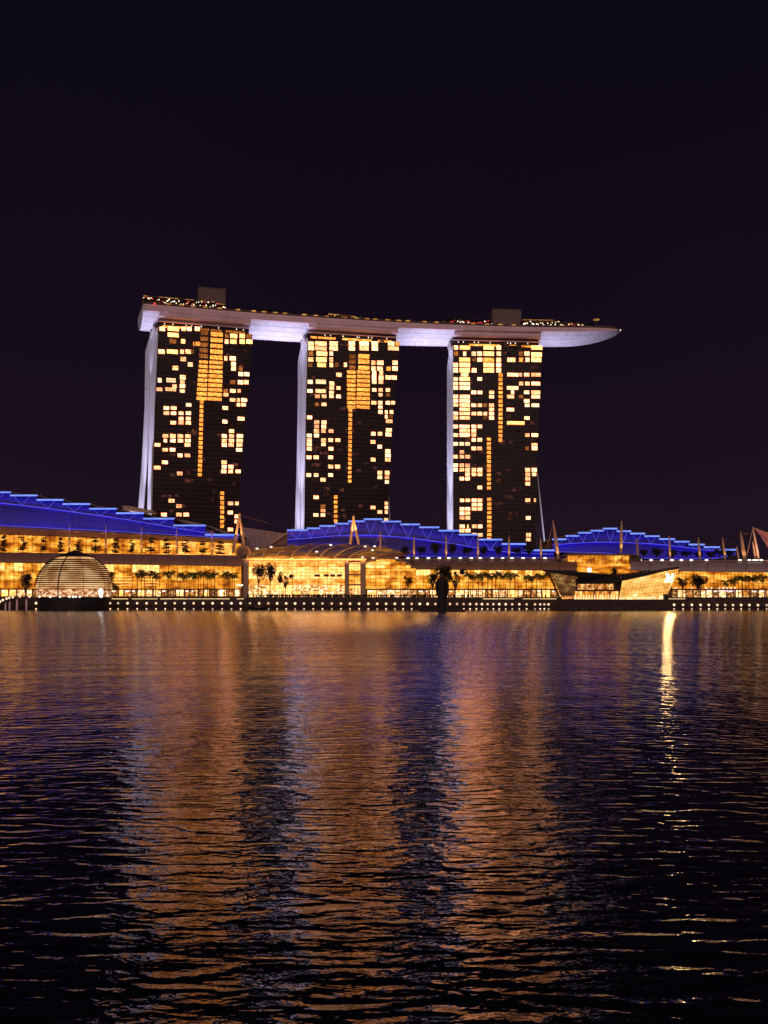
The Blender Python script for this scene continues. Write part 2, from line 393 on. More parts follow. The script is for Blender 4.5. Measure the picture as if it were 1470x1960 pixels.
# lit rooms, read off the photograph: origin of the crop, then row: column ranges (b bright, r dim, o orange, plain warm)
ROOMS = [
 [((240, 520), """
 538:318-372,395-502b,525-565,575-620,650-698 595:395-500b 655:412-478r,520-560b 678:635-645o,655-698o
 605:932-965r,980-1048b,1068-1120b,1135-1180r 658:930-965,980-1042b,1070-1118b,1130-1190b 752:308-368,388-492b,512-550,562-615,625-642r
 822:515-568 815:925-955,975-1035 868:990-1035 872:583-632 905:440-495 910:990-1035,1060-1100r 962:1058-1105,1112-1162
 992:510-565 1020:303-340,382-472 1038:512-555,980-1032r,1052-1105,1110-1155 1075:437-482,508-560 1105:290-348,372-475
 1120:508-558,918-960r,980-1032,1050-1082 1155:918-965 1205:978-1030,1042-1075,1085-1140 1250:1042-1075,1085-1128,567-618
 1280:358-410,425-480,908-962 1328:358-410,425-475,498-545,565-615 1380:498-545,565-612,1050-1115 1418:420-475,495-548,562-615 1408:908-955"""),
  ((240, 780), """
 222:970-1018 268:348-402,418-470,488-542,558-612,902-950,970-1018,1040-1102 312:358-390,418-470,490-540,558-612,902-950,968-1018,1040-1100
 352:273-328,553-610,902-950,965-1015,1040-1095 398:345-398,415-468,1035-1095 450:488-535,555-608 515:898-950,342-398 556:902-948,962-1012
 565:265-330 600:897-945,962-1008,1030-1080 620:482-535 875:402-460 925:475-528 900:958-1010,1025-1062 985:958-1008
 1005:333-388,475-528,542-595 1022:1022-1055 1070:1020-1055 1145:958-1008""")],
 [((520, 560), """
 480:340-395,405-515,540-620,720-780,820-910,935-995,1088-1150,1160-1195o 525:340-398,405-515,540-620,720-780,820-910,935-995,1088-1190
 575:345-390r,418-520b,540-575 630:340-390,415-515b,540-575 680:340-382r,425-508b,540-575,590-630r,675-705
 600:725-785r,810-915o 650:725-785r,810-915o 705:725-785r,810-915o 660:932-972,985-1048,1130-1180 715:932-972,985-1040,1075-1115o,1128-1180
 755:940-980,1005-1045 772:603-655 798:938-982,1000-1048,1065-1118,1122-1172 838:938-982,1000-1045,335-385,410-508 855:540-585
 897:540-585,605-645 915:940-982,1000-1040,1068-1108 925:333-382,410-508 940:538-582 960:1000-1038,1068-1108r 975:405-450,468-512,538-580,603-648
 1035:932-980,995-1038,1068-1108,1118-1155 1052:402-445r,465-512 1078:998-1038 1122:998-1038,1060-1088,1105-1140 1165:1060-1085,1095-1135r
 1172:330-378 1208:1068-1132 1218:397-445,465-515 1258:397-443,465-510 1290:1068-1125 1300:395-443,463-508,530-580 1325:930-972,993-1035
 1332:1065-1122 1342:327-375,395-443 1385:327-375,462-508,530-575,595-642 1402:925-972 1424:328-375,463-505 1447:992-1032"""),
  ((520, 780), """
 388:328-375,530-578 410:1062-1112 450:1062-1115 468:325-372,392-440,528-575 490:928-972,1062-1112 555:528-575,592-640 612:990-1035,1060-1105
 634:323-370,393-438,528-575 655:990-1035,1058-1100 678:455-505 698:1060-1098 842:390-440 925:457-502r 966:457-502 1008:388-438,457-502
 938:925-972,1058-1090 898:1058-1090 980:990-1035,1058-1088 1055:1052-1090""")],
 [((800, 560), """
 518:335-375,390-488b,612-712b,732-778,1060-1165b 575:335-375r,420-452,500-545,555-600,612-712b,735-778,945-980r,995-1045
 583:1060-1160b 632:385-488b,505-545r,555-602,612-712o,732-778,835-912,945-985o,1005-1045,1060-1155b 681:330-375,388-488b,612-712b,732-778
 731:330-375,388-486b,502-548,612-712b,732-778 772:400-470,835-940,945-975,992-1045,1060-1150 812:330-375,388-486b,555-600
 855:330-375,388-486,945-985,1003-1045,1060-1145 896:330-375,388-486,832-940 937:497-545,558-602,665-712,870-900,992-1042,1060-1145
 977:330-375,390-486,665-712,832-900,945-985r,1062-1142 1017:330-375,388-486,992-1045 1058:330-375,388-486,500-545,558-600,612-648r,665-712,1000-1045,1062-1135
 1098:388-486,665-712,830-900 1137:330-375,388-486,500-545,558-600,612-648,665-712 1177:330-375,388-486,612-648r,665-712,995-1045
 1225:833-998b 1258:330-375,388-485,500-545,558-600 1298:388-485,500-545 1338:330-375,388-485,500-545,1003-1045,1062-1125 1382:502-542,556-600
 1420:330-375,388-432,442-486 1430:1063-1118"""),
  ((800, 780), """
 385:500-545,555-600,1005-1040r,1065-1120 418:388-432 462:330-372,388-432,442-486 543:330-375,388-432,442-486
 585:330-372,388-432,442-486,502-545,557-602,1003-1050,1065-1112 627:442-486,502-545,557-602,1005-1050,1068-1108 668:388-432,442-486,1005-1050
 715:1005-1050 750:556-600 870:392-432,443-488,503-550,557-602,1005-1052,1085-1105 910:503-550,557-602 950:390-435,443-488,503-550,557-602
 992:390-435,443-488 1035:390-435,443-488,1010-1055 1115:390-438,460-475,505-550,560-602 1155:390-435,445-490 1195:507-552,560-605,1012-1058 1240:1012-1058""")],
]
# stacks of lit corridor and lobby windows: (x0, x1) at top, (x0, x1) at bottom, first row, last row, step, material  -- photo pixels
STACKS = [
 [((384.5, 398), (381, 397), 638, 682, 11.0, 'room_dim'), ((403.5, 426), (402, 425.5), 640.5, 684.5, 11.0, 'corridor'),
  ((381, 397.5), (376, 395), 693, 763, 8.72, 'corridor'), ((400.5, 426), (397, 424), 694, 764, 8.72, 'corridor'),
  ((382.5, 389), (378.5, 386), 769.5, 908.6, 8.69, 'corridor'), ((421.3, 428.5), (421.3, 428.3), 944.3, 1007.5, 9.0, 'corridor')],
 [((664, 680), (664, 680), 712.7, 779.5, 8.35, 'corridor'), ((683, 707.5), (682, 707), 712.7, 779.5, 8.35, 'corridor'),
  ((667, 673.5), (665.8, 672), 786.5, 920.8, 8.39, 'corridor'), ((639, 645.5), (639, 645), 951.5, 997.5, 8.4, 'corridor')],
 [((954, 961.5), (954, 961), 718.2, 842.7, 8.3, 'corridor'), ((931.5, 939), (932, 939), 841.2, 934, 8.44, 'corridor'),
  ((932.3, 940), (932.3, 940), 956, 1032, 8.44, 'corridor')],
]
CROWN = [[(311, 362, 'corridor'), (372, 400, 'room_dim'), (404, 424, 'room_dim'), (432, 470, 'room_dim')],
         [(596, 608, 'corridor'), (610, 643, 'corridor'), (656, 712, 'gold'), (724, 752, 'corridor')],
         [(899, 958, 'gold'), (972, 990, 'amber'), (1000, 1028, 'amber')]]
TLAB = ['left-hand dark hotel tower, its two white blades splitting apart near the foot',
        'middle one of the three dark hotel towers joined by the long roof deck',
        'right-hand hotel tower with many lit rooms, a sloping leg showing at its lower right']

def facade(T):
    YL = on_edge(T['L'][0][1], TOPZ, 3.5); YR = on_edge(T['R'][0][1], TOPZ, 3.5)
    L = ipl(T['L']); R = ipl(T['R'])
    def Yp(px, row):
        s = (px - L(row)) / (R(row) - L(row))
        return 1.0 / ((1 - s) / YL + s / YR)
    return YL, YR, L, R, Yp

gap_ends = []
for ti, T in enumerate(TOWERS):
    YL, YR, L, R, Yp = facade(T)
    B, G, Cc = ipl(T['B']), ipl(T['G']), ipl(T['C'])
    RR = ipl(T['RR']) if T['RR'] else None
    base = Vector((Xz(L(1140), 6, YL), YL, 5.2)); base = (base + Vector((Xz(R(1140), 6, YR), YR, 5.2))) / 2
    tw = thing('hotel_tower', base, TLAB[ti], 'tower', 'three towers under one roof deck')
    zs = [5.2 + (TOPZ - 5.2) * i / 30 for i in range(31)]
    def pt(px, z, Y): return Vector((Xz(px, z, Y), Y, z))
    fl = [pt(L(rowz(z, YL)), z, YL) for z in zs]; fr = [pt(R(rowz(z, YR)), z, YR) for z in zs]
    nrm = (fr[-1] - fl[-1]).cross(Vector((0, 0, 1))); nrm.z = 0; nrm.normalize()          # towards the bay
    if nrm.y > 0: nrm = -nrm
    bl = [pt(B(rowz(z, YL + 13)), z, YL + 13) for z in zs]
    br = [fr[i] + (bl[i] - fl[i]) for i in range(31)]
    def slab(a, b, c, d):
        mb = MB(); n = len(a)
        for i in range(n): mb.v += [a[i], b[i], c[i], d[i]]
        for i in range(n - 1):
            o = i * 4
            for k in range(4): mb.f.append((o + k, o + (k + 1) % 4, o + 4 + (k + 1) % 4, o + 4 + k))
        mb.f += [(0, 3, 2, 1), (4 * n - 4, 4 * n - 3, 4 * n - 2, 4 * n - 1)]
        return mb
    slab(fl, fr, br, bl).build('front_slab', 'white_wall', tw)
    # glass skin 0.5 m proud of the slab, with floor fins and mullions
    ins = lambda a, b, t: a.lerp(b, t)
    gl = [ins(fl[i], fr[i], 0.004) + nrm * 0.5 for i in range(31)]; gr = [ins(fl[i], fr[i], 0.998) + nrm * 0.5 for i in range(31)]
    gb = [p - nrm * 0.48 for p in gr]; ga = [p - nrm * 0.48 for p in gl]
    fac = slab(gl, gr, gb, ga).build('glass_facade', 'dark_glass', tw)
    fin = MB()
    def fpt(s, z, off):
        k = (z - 5.2) / (TOPZ - 5.2) * 30; i = min(29, int(k)); f = k - i
        return gl[i].lerp(gl[i + 1], f).lerp(gr[i].lerp(gr[i + 1], f), s) + nrm * off
    z = 11.0
    while z < TOPZ - 1:
        fin.hexa([fpt(0, z, .38), fpt(1, z, .38), fpt(1, z + .22, .38), fpt(0, z + .22, .38), fpt(0, z, .0), fpt(1, z, .0), fpt(1, z + .22, .0), fpt(0, z + .22, .0)])
        z += 3.03
    for k in range(1, 28):
        s = k / 28
        for i in range(30):
            z0, z1 = zs[i], zs[i + 1]
            fin.quad(fpt(s, z0, .22), fpt(s + .0022, z0, .22), fpt(s + .0022, z1, .22), fpt(s, z1, .22))
    fin.build('facade_fin', 'dark_frame', fac, kind='stuff')
    # lit windows
    def window(x0, x1, row, hpx, mat, name='window'):
        cxp = (x0 + x1) / 2; Y = Yp(cxp, row); c = P(cxp, row, Y); dz = hpx / 2 / F * Y
        pts = []
        for (px, zz) in ((x0, c.z - dz), (x1, c.z - dz), (x1, c.z + dz), (x0, c.z + dz)):
            y = Yp(px, row); pts.append(Vector((Xz(px, zz, y), y, zz)))
        f = [p + nrm * 0.86 for p in pts]; b = [p + nrm * 0.52 for p in pts]
        return MB().hexa(f + b).build(name, mat, tw)
    for (ox, oy), txt in ROOMS[ti]:
        for tok in txt.split():
            yy, rest = tok.split(':'); row = oy + float(yy) / 4.9
            for q in rest.split(','):
                k = q[-1]; mat = {'b': 'room_bright', 'r': 'room_dim', 'o': 'corridor'}.get(k, 'room')
                if mat == 'room' and (int(row * 7) + len(q) * 3 + int(yy)) % 9 == 0: mat = 'room_cool'
                a, b = q.rstrip('bro').split('-')
                h = 8.0 if row < (735 if ti < 2 else 712) else 6.5
                window(ox + float(a) / 4.9 + .35, ox + float(b) / 4.9 - .35, row, h, mat)
    rr_ = random.Random(70 + ti)
    for k in range(60):                         # curtained rooms with only a trace of light
        row = rr_.uniform(650, 1000); x0 = L(row) + (R(row) - L(row)) * rr_.uniform(.03, .92); wd_ = rr_.choice([8, 8, 9, 17])
        if x0 + wd_ > R(row) - 2: continue
        Y = Yp(x0 + wd_ / 2, row); c = P(x0 + wd_ / 2, row, Y); hz = 3.0 / F * Y; pts = []
        for (px, zz) in ((x0, c.z - hz), (x0 + wd_, c.z - hz), (x0 + wd_, c.z + hz), (x0, c.z + hz)):
            y = Yp(px, row); pts.append(Vector((Xz(px, zz, y), y, zz)))
        MB().hexa([p + nrm * .72 for p in pts] + [p + nrm * .53 for p in pts]).build('curtained_window', 'room_faint', tw)
    for (t0, t1, r0, r1, st, mat) in STACKS[ti]:
        n = int(round((r1 - r0) / st)) + 1
        for i in range(n):
            f = i / max(1, n - 1); row = r0 + (r1 - r0) * f
            window(t0[0] + (t1[0] - t0[0]) * f, t0[1] + (t1[1] - t0[1]) * f, row, st * 0.70, mat, 'corridor_window')
    # rear slab that leans out towards its foot
    gll, grr, cl, cr = [], [], [], []
    for i, z in enumerate(zs):
        t = 1 - (z - 5.2) / (TOPZ - 5.2); sp = 15.0 + 20.0 * max(0, t - 0.25) ** 1.3
        Y0, Y1 = YL + sp, YL + sp + 12
        a = pt(G(rowz(z, Y0)), z, Y0); c = pt(Cc(rowz(z, Y1)), z, Y1)
        if RR:
            Yr = YR + sp; b = pt(RR(rowz(z, Yr)), z, Yr)
        else: b = fr[i] + (a - fl[i])
        gll.append(a); grr.append(b); cl.append(c); cr.append(b + (c - a))
    k = 29
    slab(gll[:k], grr[:k], cr[:k], cl[:k]).build('rear_slab', 'white_wall', tw)
    rg0 = [gll[i].lerp(grr[i], 0.01) + nrm * 0.4 for i in range(k)]; rg1 = [gll[i].lerp(grr[i], 0.985) + nrm * 0.4 for i in range(k)]
    slab(rg0, rg1, [p - nrm * .38 for p in rg1], [p - nrm * .38 for p in rg0]).build('rear_glass', 'dark_glass', tw)
    # small top link struts at the left end
    tl = fl[-1]; blt = bl[-1]; ct = cl[-1]
    for (a, b) in ((tl.lerp(blt, .15), tl.lerp(blt, .75) + Vector((-2, 2, 9))), (blt.lerp(tl, .1), blt + Vector((-2, 4, 10))),
                   (blt.lerp(tl, .2), tl.lerp(blt, .4) + Vector((-1, 1, 9)))):
        MB().tube([a - Vector((0, 0, 4)), b], 0.8, 6).build('strut', 'white_wall', tw)
    MB().prism([gll[28], cl[28], cl[28] + Vector((0, 0, 2)), gll[30]], (grr[28] - gll[28]) * 0.15).build('rear_cap', 'white_wall', tw)
    # crown: recessed dark storey, then a rounded mauve lip under the deck
    back = -nrm
    A0, A1 = fl[-1], fr[-1]
    def cbox(s0, s1, n0, n1, z0, z1):
        a = A0.lerp(A1, s0); b = A0.lerp(A1, s1)
        q = []
        for n in (n0, n1):
            for (p, zz) in ((a, z0), (b, z0), (b, z1), (a, z1)):
                v = p + back * n; q.append(Vector((v.x, v.y, zz)))
        return MB().hexa(q)
    cbox(0.0, 0.97, 3.0, 27, TOPZ + .01, 198.4).build('crown_storey', 'dark_glass', tw)
    cbox(0.0, 0.985, 0.6, 2.6, 193.9, 194.3).build('crown_ledge', 'fascia_mauve', tw)
    lip = MB(); prof = [(-2.4, 199.2), (-2.8, 198.2), (-2.5, 196.9), (-1.6, 196.1), (2.9, 196.0), (2.9, 199.2)]
    a = A0.lerp(A1, 0.01); b = A0.lerp(A1, 0.975)
    lip.prism([Vector((a.x, a.y, 0)) + back * n + Vector((0, 0, zz)) for n, zz in prof], Vector((b.x - a.x, b.y - a.y, 0)))
    lip.build('crown_lip', 'fascia_mauve', tw)
    for (x0, x1, mat) in CROWN[ti]:
        s0 = (x0 - L(630)) / (R(630) - L(630)); s1 = (x1 - L(630)) / (R(630) - L(630))
        cbox(s0, s1, 2.7, 3.2, TOPZ + .15, TOPZ + 2.3).build('crown_window', mat, tw)
    random.seed(40 + ti)
    for k in range(9):
        s = random.uniform(.04, .94); cbox(s, s + .008, 2.3, 2.6, 192.6, 193.3).build('crown_lamp', 'lamp_white', tw)
    gap_ends.append((A0.copy(), A1.copy(), nrm.copy(), fl, fr, bl, cl))

# the long roof deck, shaped like a hull
x0s = Pz(281, 584, DZ).x; x1s = Pz(1190, 631, DZ).x
sp = thing('roof_deck', Vector((0, edge_y(0) + 18, 186.0)), 'long white hull-shaped roof deck spanning all three towers, its right end overhanging', 'roof deck')
NS = 90
rings = []
ctr = []
for i in range(NS + 1):
    f = i / NS; x = x0s + (x1s - x0s) * f
    n = edge_n(x); e0 = Vector((x, edge_y(x), DZ))
    W = 38.0
    tip = Pz(1075, 626, DZ).x
    kw = 1.0; kd = float(np.interp(x, [Pz(560, 604, DZ).x, Pz(815, 620, DZ).x, Pz(1060, 626, DZ).x], [1.0, .84, .68]))
    if x > tip:
        q = (x - tip) / (x1s - tip); kw = max(0.02, math.sqrt(max(0, 1 - q ** 2.2))); kd *= max(0.03, (1 - q ** 2.4) ** 0.75)
    c = e0 + n * (W / 2)
    if x > tip: c = c - n * (7.5 * ((x - tip) / (x1s - tip)) ** 2)
    ctr.append((c, n, kw, kd))
    half = [(-19, 0), (-19.2, -1.2), (-18.9, -4.4), (-18.2, -5.2), (-15, -7.6), (-11, -10.2), (-6, -12.2), (0, -13)]
    prof = half + [(-a, b) for a, b in half[::-1][1:]]
    rings.append([c + n * (a * kw) + Vector((0, 0, b * kd)) for a, b in prof])
nprof = len(rings[0])
def loft(rs, caps=True):
    mb = MB(); m = len(rs[0])
    for r in rs: mb.v += r
    for i in range(len(rs) - 1):
        for k in range(m - 1):
            mb.f.append((i * m + k, i * m + k + 1, (i + 1) * m + k + 1, (i + 1) * m + k))
    if caps: mb.f += [tuple(range(m)), tuple(range((len(rs) - 1) * m + m - 1, (len(rs) - 1) * m - 1, -1))]
    return mb
hull = loft([r[3:nprof - 3] for r in rings]).build('hull_belly', 'hull', sp, smooth=False)
loft([[p for p in r[:4]] for r in rings], caps=False).build('front_fascia', 'fascia_mauve', sp)
loft([[p for p in r[nprof - 4:]] for r in rings], caps=False).build('back_fascia', 'fascia_mauve', sp)
dk = MB()
for i in range(NS):
    a, b = rings[i], rings[i + 1]
    dk.quad(a[0], b[0], b[-1], a[-1])
dk.build('deck_floor', 'paving', sp)
# seams between the belly panels
for k in range(4, nprof - 4):
    MB().tube([r[k] + Vector((0, 0, -.03)) for r in rings], 0.10, 4).build('belly_rib', 'fascia_mauve', sp)
for i in range(2, NS - 2, 2):
    r = rings[i]
    MB().tube([p + Vector((0, 0, -0.02)) for p in r[3:nprof - 3]], 0.13, 4).build('belly_seam', 'fascia_mauve', sp)
# left end plate
r = rings[0]
MB().prism(r, Vector((-1.5, -0.5, 0))).build('end_plate', 'hull', sp)
# parapet
par = []
for i in range(NS + 1):
    c, n, kw, kd = ctr[i]; p = c - n * 18.6 * kw
    par.append(p)
for i in range(0, NS, 5):
    m = MB()
    for j in range(i, min(i + 5, NS)):
        a, b = par[j], par[j + 1]; h = Vector((0, 0, 1.7)); t = ctr[j][1] * 0.3
        m.hexa([a, b, b + h, a + h, a + t, b + t, b + h + t, a + h + t])
    m.build('parapet', 'bronze_dark', sp)

def deck_pt(px, back=4.0, up=0.0):
    # point on the deck behind the parapet at column px
    Y = on_edge(px, DZ, back); return Vector((Xz(px, DZ, Y), Y, DZ + up))

# little glowing planters along the deck edge
for px in (323, 347, 370, 393, 420, 455, 485, 526, 505, 545, 582, 604, 625, 660, 682, 702, 718, 742, 763, 780, 812, 835, 905, 932, 958, 983):
    p = deck_pt(px, 0.55, 1.0); MB().lathe(p, [(.9, 0), (1.3, .4), (1.1, .7), (.3, .9)], 8, sx=1.5).build('edge_lamp', 'deck_glow', sp)

# lift core blocks
for (xa, xb, lab) in ((380, 431, 'brown box-shaped lift housing on the deck over the left tower'), (943, 998, 'brown box-shaped lift housing on the deck over the right tower')):
    a = deck_pt(xa, 20); b = deck_pt(xb, 20); n = edge_n(a.x)
    t = thing('lift_housing', a.lerp(b, .5) + n * 4, lab, 'roof housing')
    top = 224.5 if xa < 500 else 222.0
    up = Vector((0, 0, top - DZ))
    MB().hexa([a, b, b + up, a + up, a + n * 10, b + n * 10, b + n * 10 + up, a + n * 10 + up]).build('housing_wall', 'housing', t)
    q = Vector((0, 0, .5))
    MB().hexa([a - n * .3 + up, b - n * .3 + up, b - n * .3 + up + q, a - n * .3 + up + q, a + n * 10.3 + up, b + n * 10.3 + up, b + n * 10.3 + up + q, a + n * 10.3 + up + q]).build('coping', 'housing', t)

# rooftop restaurants, with canopies and strings of lamps
def pavilion(px0, px1, h, lab, lampmat, n, canmat, steps, seed, rows=2, glowtop=True):
    random.seed(seed)
    p0 = deck_pt(px0, 5); t = thing('rooftop_restaurant', deck_pt((px0 + px1) / 2, 8), lab, 'restaurant')
    pts = [deck_pt(px0 + (px1 - px0) * i / steps, 5) for i in range(steps + 1)]
    m = MB(); g = MB()
    for i in range(steps):
        a, b = pts[i], pts[i + 1]; nn = edge_n(a.x)
        f = (i + .5) / steps; hh = h if f < 0.86 else h * 0.8
        u0 = Vector((0, 0, hh)); u1 = Vector((0, 0, hh + .55))
        m.hexa([a - nn * 1.2 + u0, b - nn * 1.2 + u0, b - nn * 1.2 + u1, a - nn * 1.2 + u1, a + nn * 9 + u0, b + nn * 9 + u0, b + nn * 9 + u1, a + nn * 9 + u1])
        if glowtop and random.random() < 0.75:
            g.hexa([a - nn * 1.45 + u0 * 1.02, a.lerp(b, .8) - nn * 1.45 + u0 * 1.02, a.lerp(b, .8) - nn * 1.45 + u1, a - nn * 1.45 + u1, a - nn * 1.22 + u0 * 1.02, a.lerp(b, .8) - nn * 1.22 + u0 * 1.02, a.lerp(b, .8) - nn * 1.22 + u1, a - nn * 1.22 + u1])
        MB().tube([a, a + u0], 0.18, 5).build('post', 'bronze_dark', t)
    m.build('canopy', canmat, t)
    if g.v: g.build('canopy_lights', 'deck_glow', t)
    bk = MB()
    for i in range(steps):
        a, b = pts[i], pts[i + 1]; nn = edge_n(a.x); u = Vector((0, 0, h - .1))
        bk.hexa([a + nn * 8, b + nn * 8, b + nn * 8 + u, a + nn * 8 + u, a + nn * 8.5, b + nn * 8.5, b + nn * 8.5 + u, a + nn * 8.5 + u])
    bk.build('back_wall', 'bronze_dark', t)
    for i in range(n):
        px = px0 + (px1 - px0) * (i + random.random()) / n
        p = deck_pt(px, random.uniform(1.5, 4), random.uniform(1.9, h - .6))
        MB().ball(p, random.uniform(.32, .55), 6, 4).build('table_lamp', random.choice(lampmat), t)
    return t
pavilion(274, 432, 6.2, 'open rooftop restaurant strung with lamps at the left end of the deck', ['deck_lamp', 'deck_lamp', 'lamp_white', 'red_lamp'], 46, 'bronze_dark', 16, 1)
pavilion(858, 942, 5.2, 'low rooftop bar with red lamps left of the right lift housing', ['red_lamp', 'red_lamp', 'red_lamp', 'lamp_white'], 30, 'black', 8, 2, glowtop=False)
pavilion(1000, 1070, 6.0, 'low rooftop terrace with amber canopy right of the right lift housing', ['deck_lamp', 'lamp_white'], 20, 'bronze', 7, 3)
pavilion(1072, 1118, 4.2, 'small lamp-lit rooftop terrace towards the overhanging tip', ['deck_lamp', 'red_lamp'], 14, 'bronze_dark', 5, 4, glowtop=False)
pavilion(628, 682, 3.6, 'small pale-lit rooftop pavilion above the middle tower', ['deck_glow'], 4, 'bronze', 5, 5)
# parasol lamp near the tip
pp = deck_pt(1142, 10); t = thing('ring_lamp', pp, 'small ring lamp on a pole near the tip of the roof deck', 'lamp')
MB().tube([pp, pp + Vector((0, 0, 8.2))], .16, 6).build('pole', 'bronze', t)
MB().lathe(pp + Vector((0, 0, 8.2)), [(.4, 0), (2.3, .3), (2.4, .6), (1.6, .8), (.3, .9)], 14).build('ring', 'deck_glow', t)
tipc = ctr[-1][0]
MB().ball(tipc + Vector((-.5, -1, .8)), .55, 8, 6).build('tip_beacon', 'lamp_white', sp)
p = deck_pt(296, -0.3, 0.4); MB().ball(p, .8, 8, 6).build('red_beacon', 'red_lamp', sp)

# floodlights on the tower shoulders that wash the belly of the deck
LAV = (0.70, 0.67, 1.0)
def belly(s_px): 
    x = Pz(s_px, 620, DZ).x; n = edge_n(x); return Vector((x, edge_y(x), DZ - 9)) + n * 14
A = gap_ends
for (frm, to, lab, pw, an) in (
    (A[0][1], belly(535), 'floodlight on the right shoulder of the left tower aimed up under the deck', 58000, 84),
    (A[1][0], belly(530), 'floodlight on the left shoulder of the middle tower aimed up under the deck', 58000, 84),
    (A[1][1], belly(815), 'floodlight on the right shoulder of the middle tower aimed up under the deck', 54000, 84),
    (A[2][0], belly(812), 'floodlight on the left shoulder of the right tower aimed up under the deck', 54000, 84),
    (A[2][1], belly(1110), 'floodlight on the right shoulder of the right tower aimed up under the overhang', 100000, 88),
    (A[0][0], belly(285), 'floodlight on the left shoulder of the left tower aimed up under the deck end', 46000, 70)):
    side = 1 if frm in (A[0][1], A[1][1], A[2][1]) else -1
    tx = Vector((to.x - frm.x, to.y - frm.y, 0)).normalized()
    loc = Vector((frm.x, frm.y, 150.0)) + Vector((-A[0][2].x, -A[0][2].y, 0)) * 10 + tx * 6.5
    floodlight(loc, to, pw, LAV, an, lab, 0.6, 0.7)

# beams that wash the white blades of the towers, from masts on the podium behind the halls
for k, nm in enumerate(('left', 'middle', 'right')):
    A0, A1, nrm, fl, fr, bl, cl = gap_ends[k]
    foot = cl[3].lerp(fl[3], .5); ed = (fl[15] - fr[15]); ed.z = 0; ed.normalize()
    for (off, zz, ti_, pw, an, what) in ((30, 18, 25, 820000, 32, 'upper part'), (30, 16, 15, 340000, 50, 'middle part'), (34, 14, 6, 130000, 70, 'foot')):
        loc = foot + ed * off + nrm * 9; loc.z = zz
        floodlight(loc, cl[ti_].lerp(fl[ti_], .5), pw, LAV, an, 'podium floodlight aimed at the %s of the %s tower blades' % (what, nm), 0.7, 1.2)

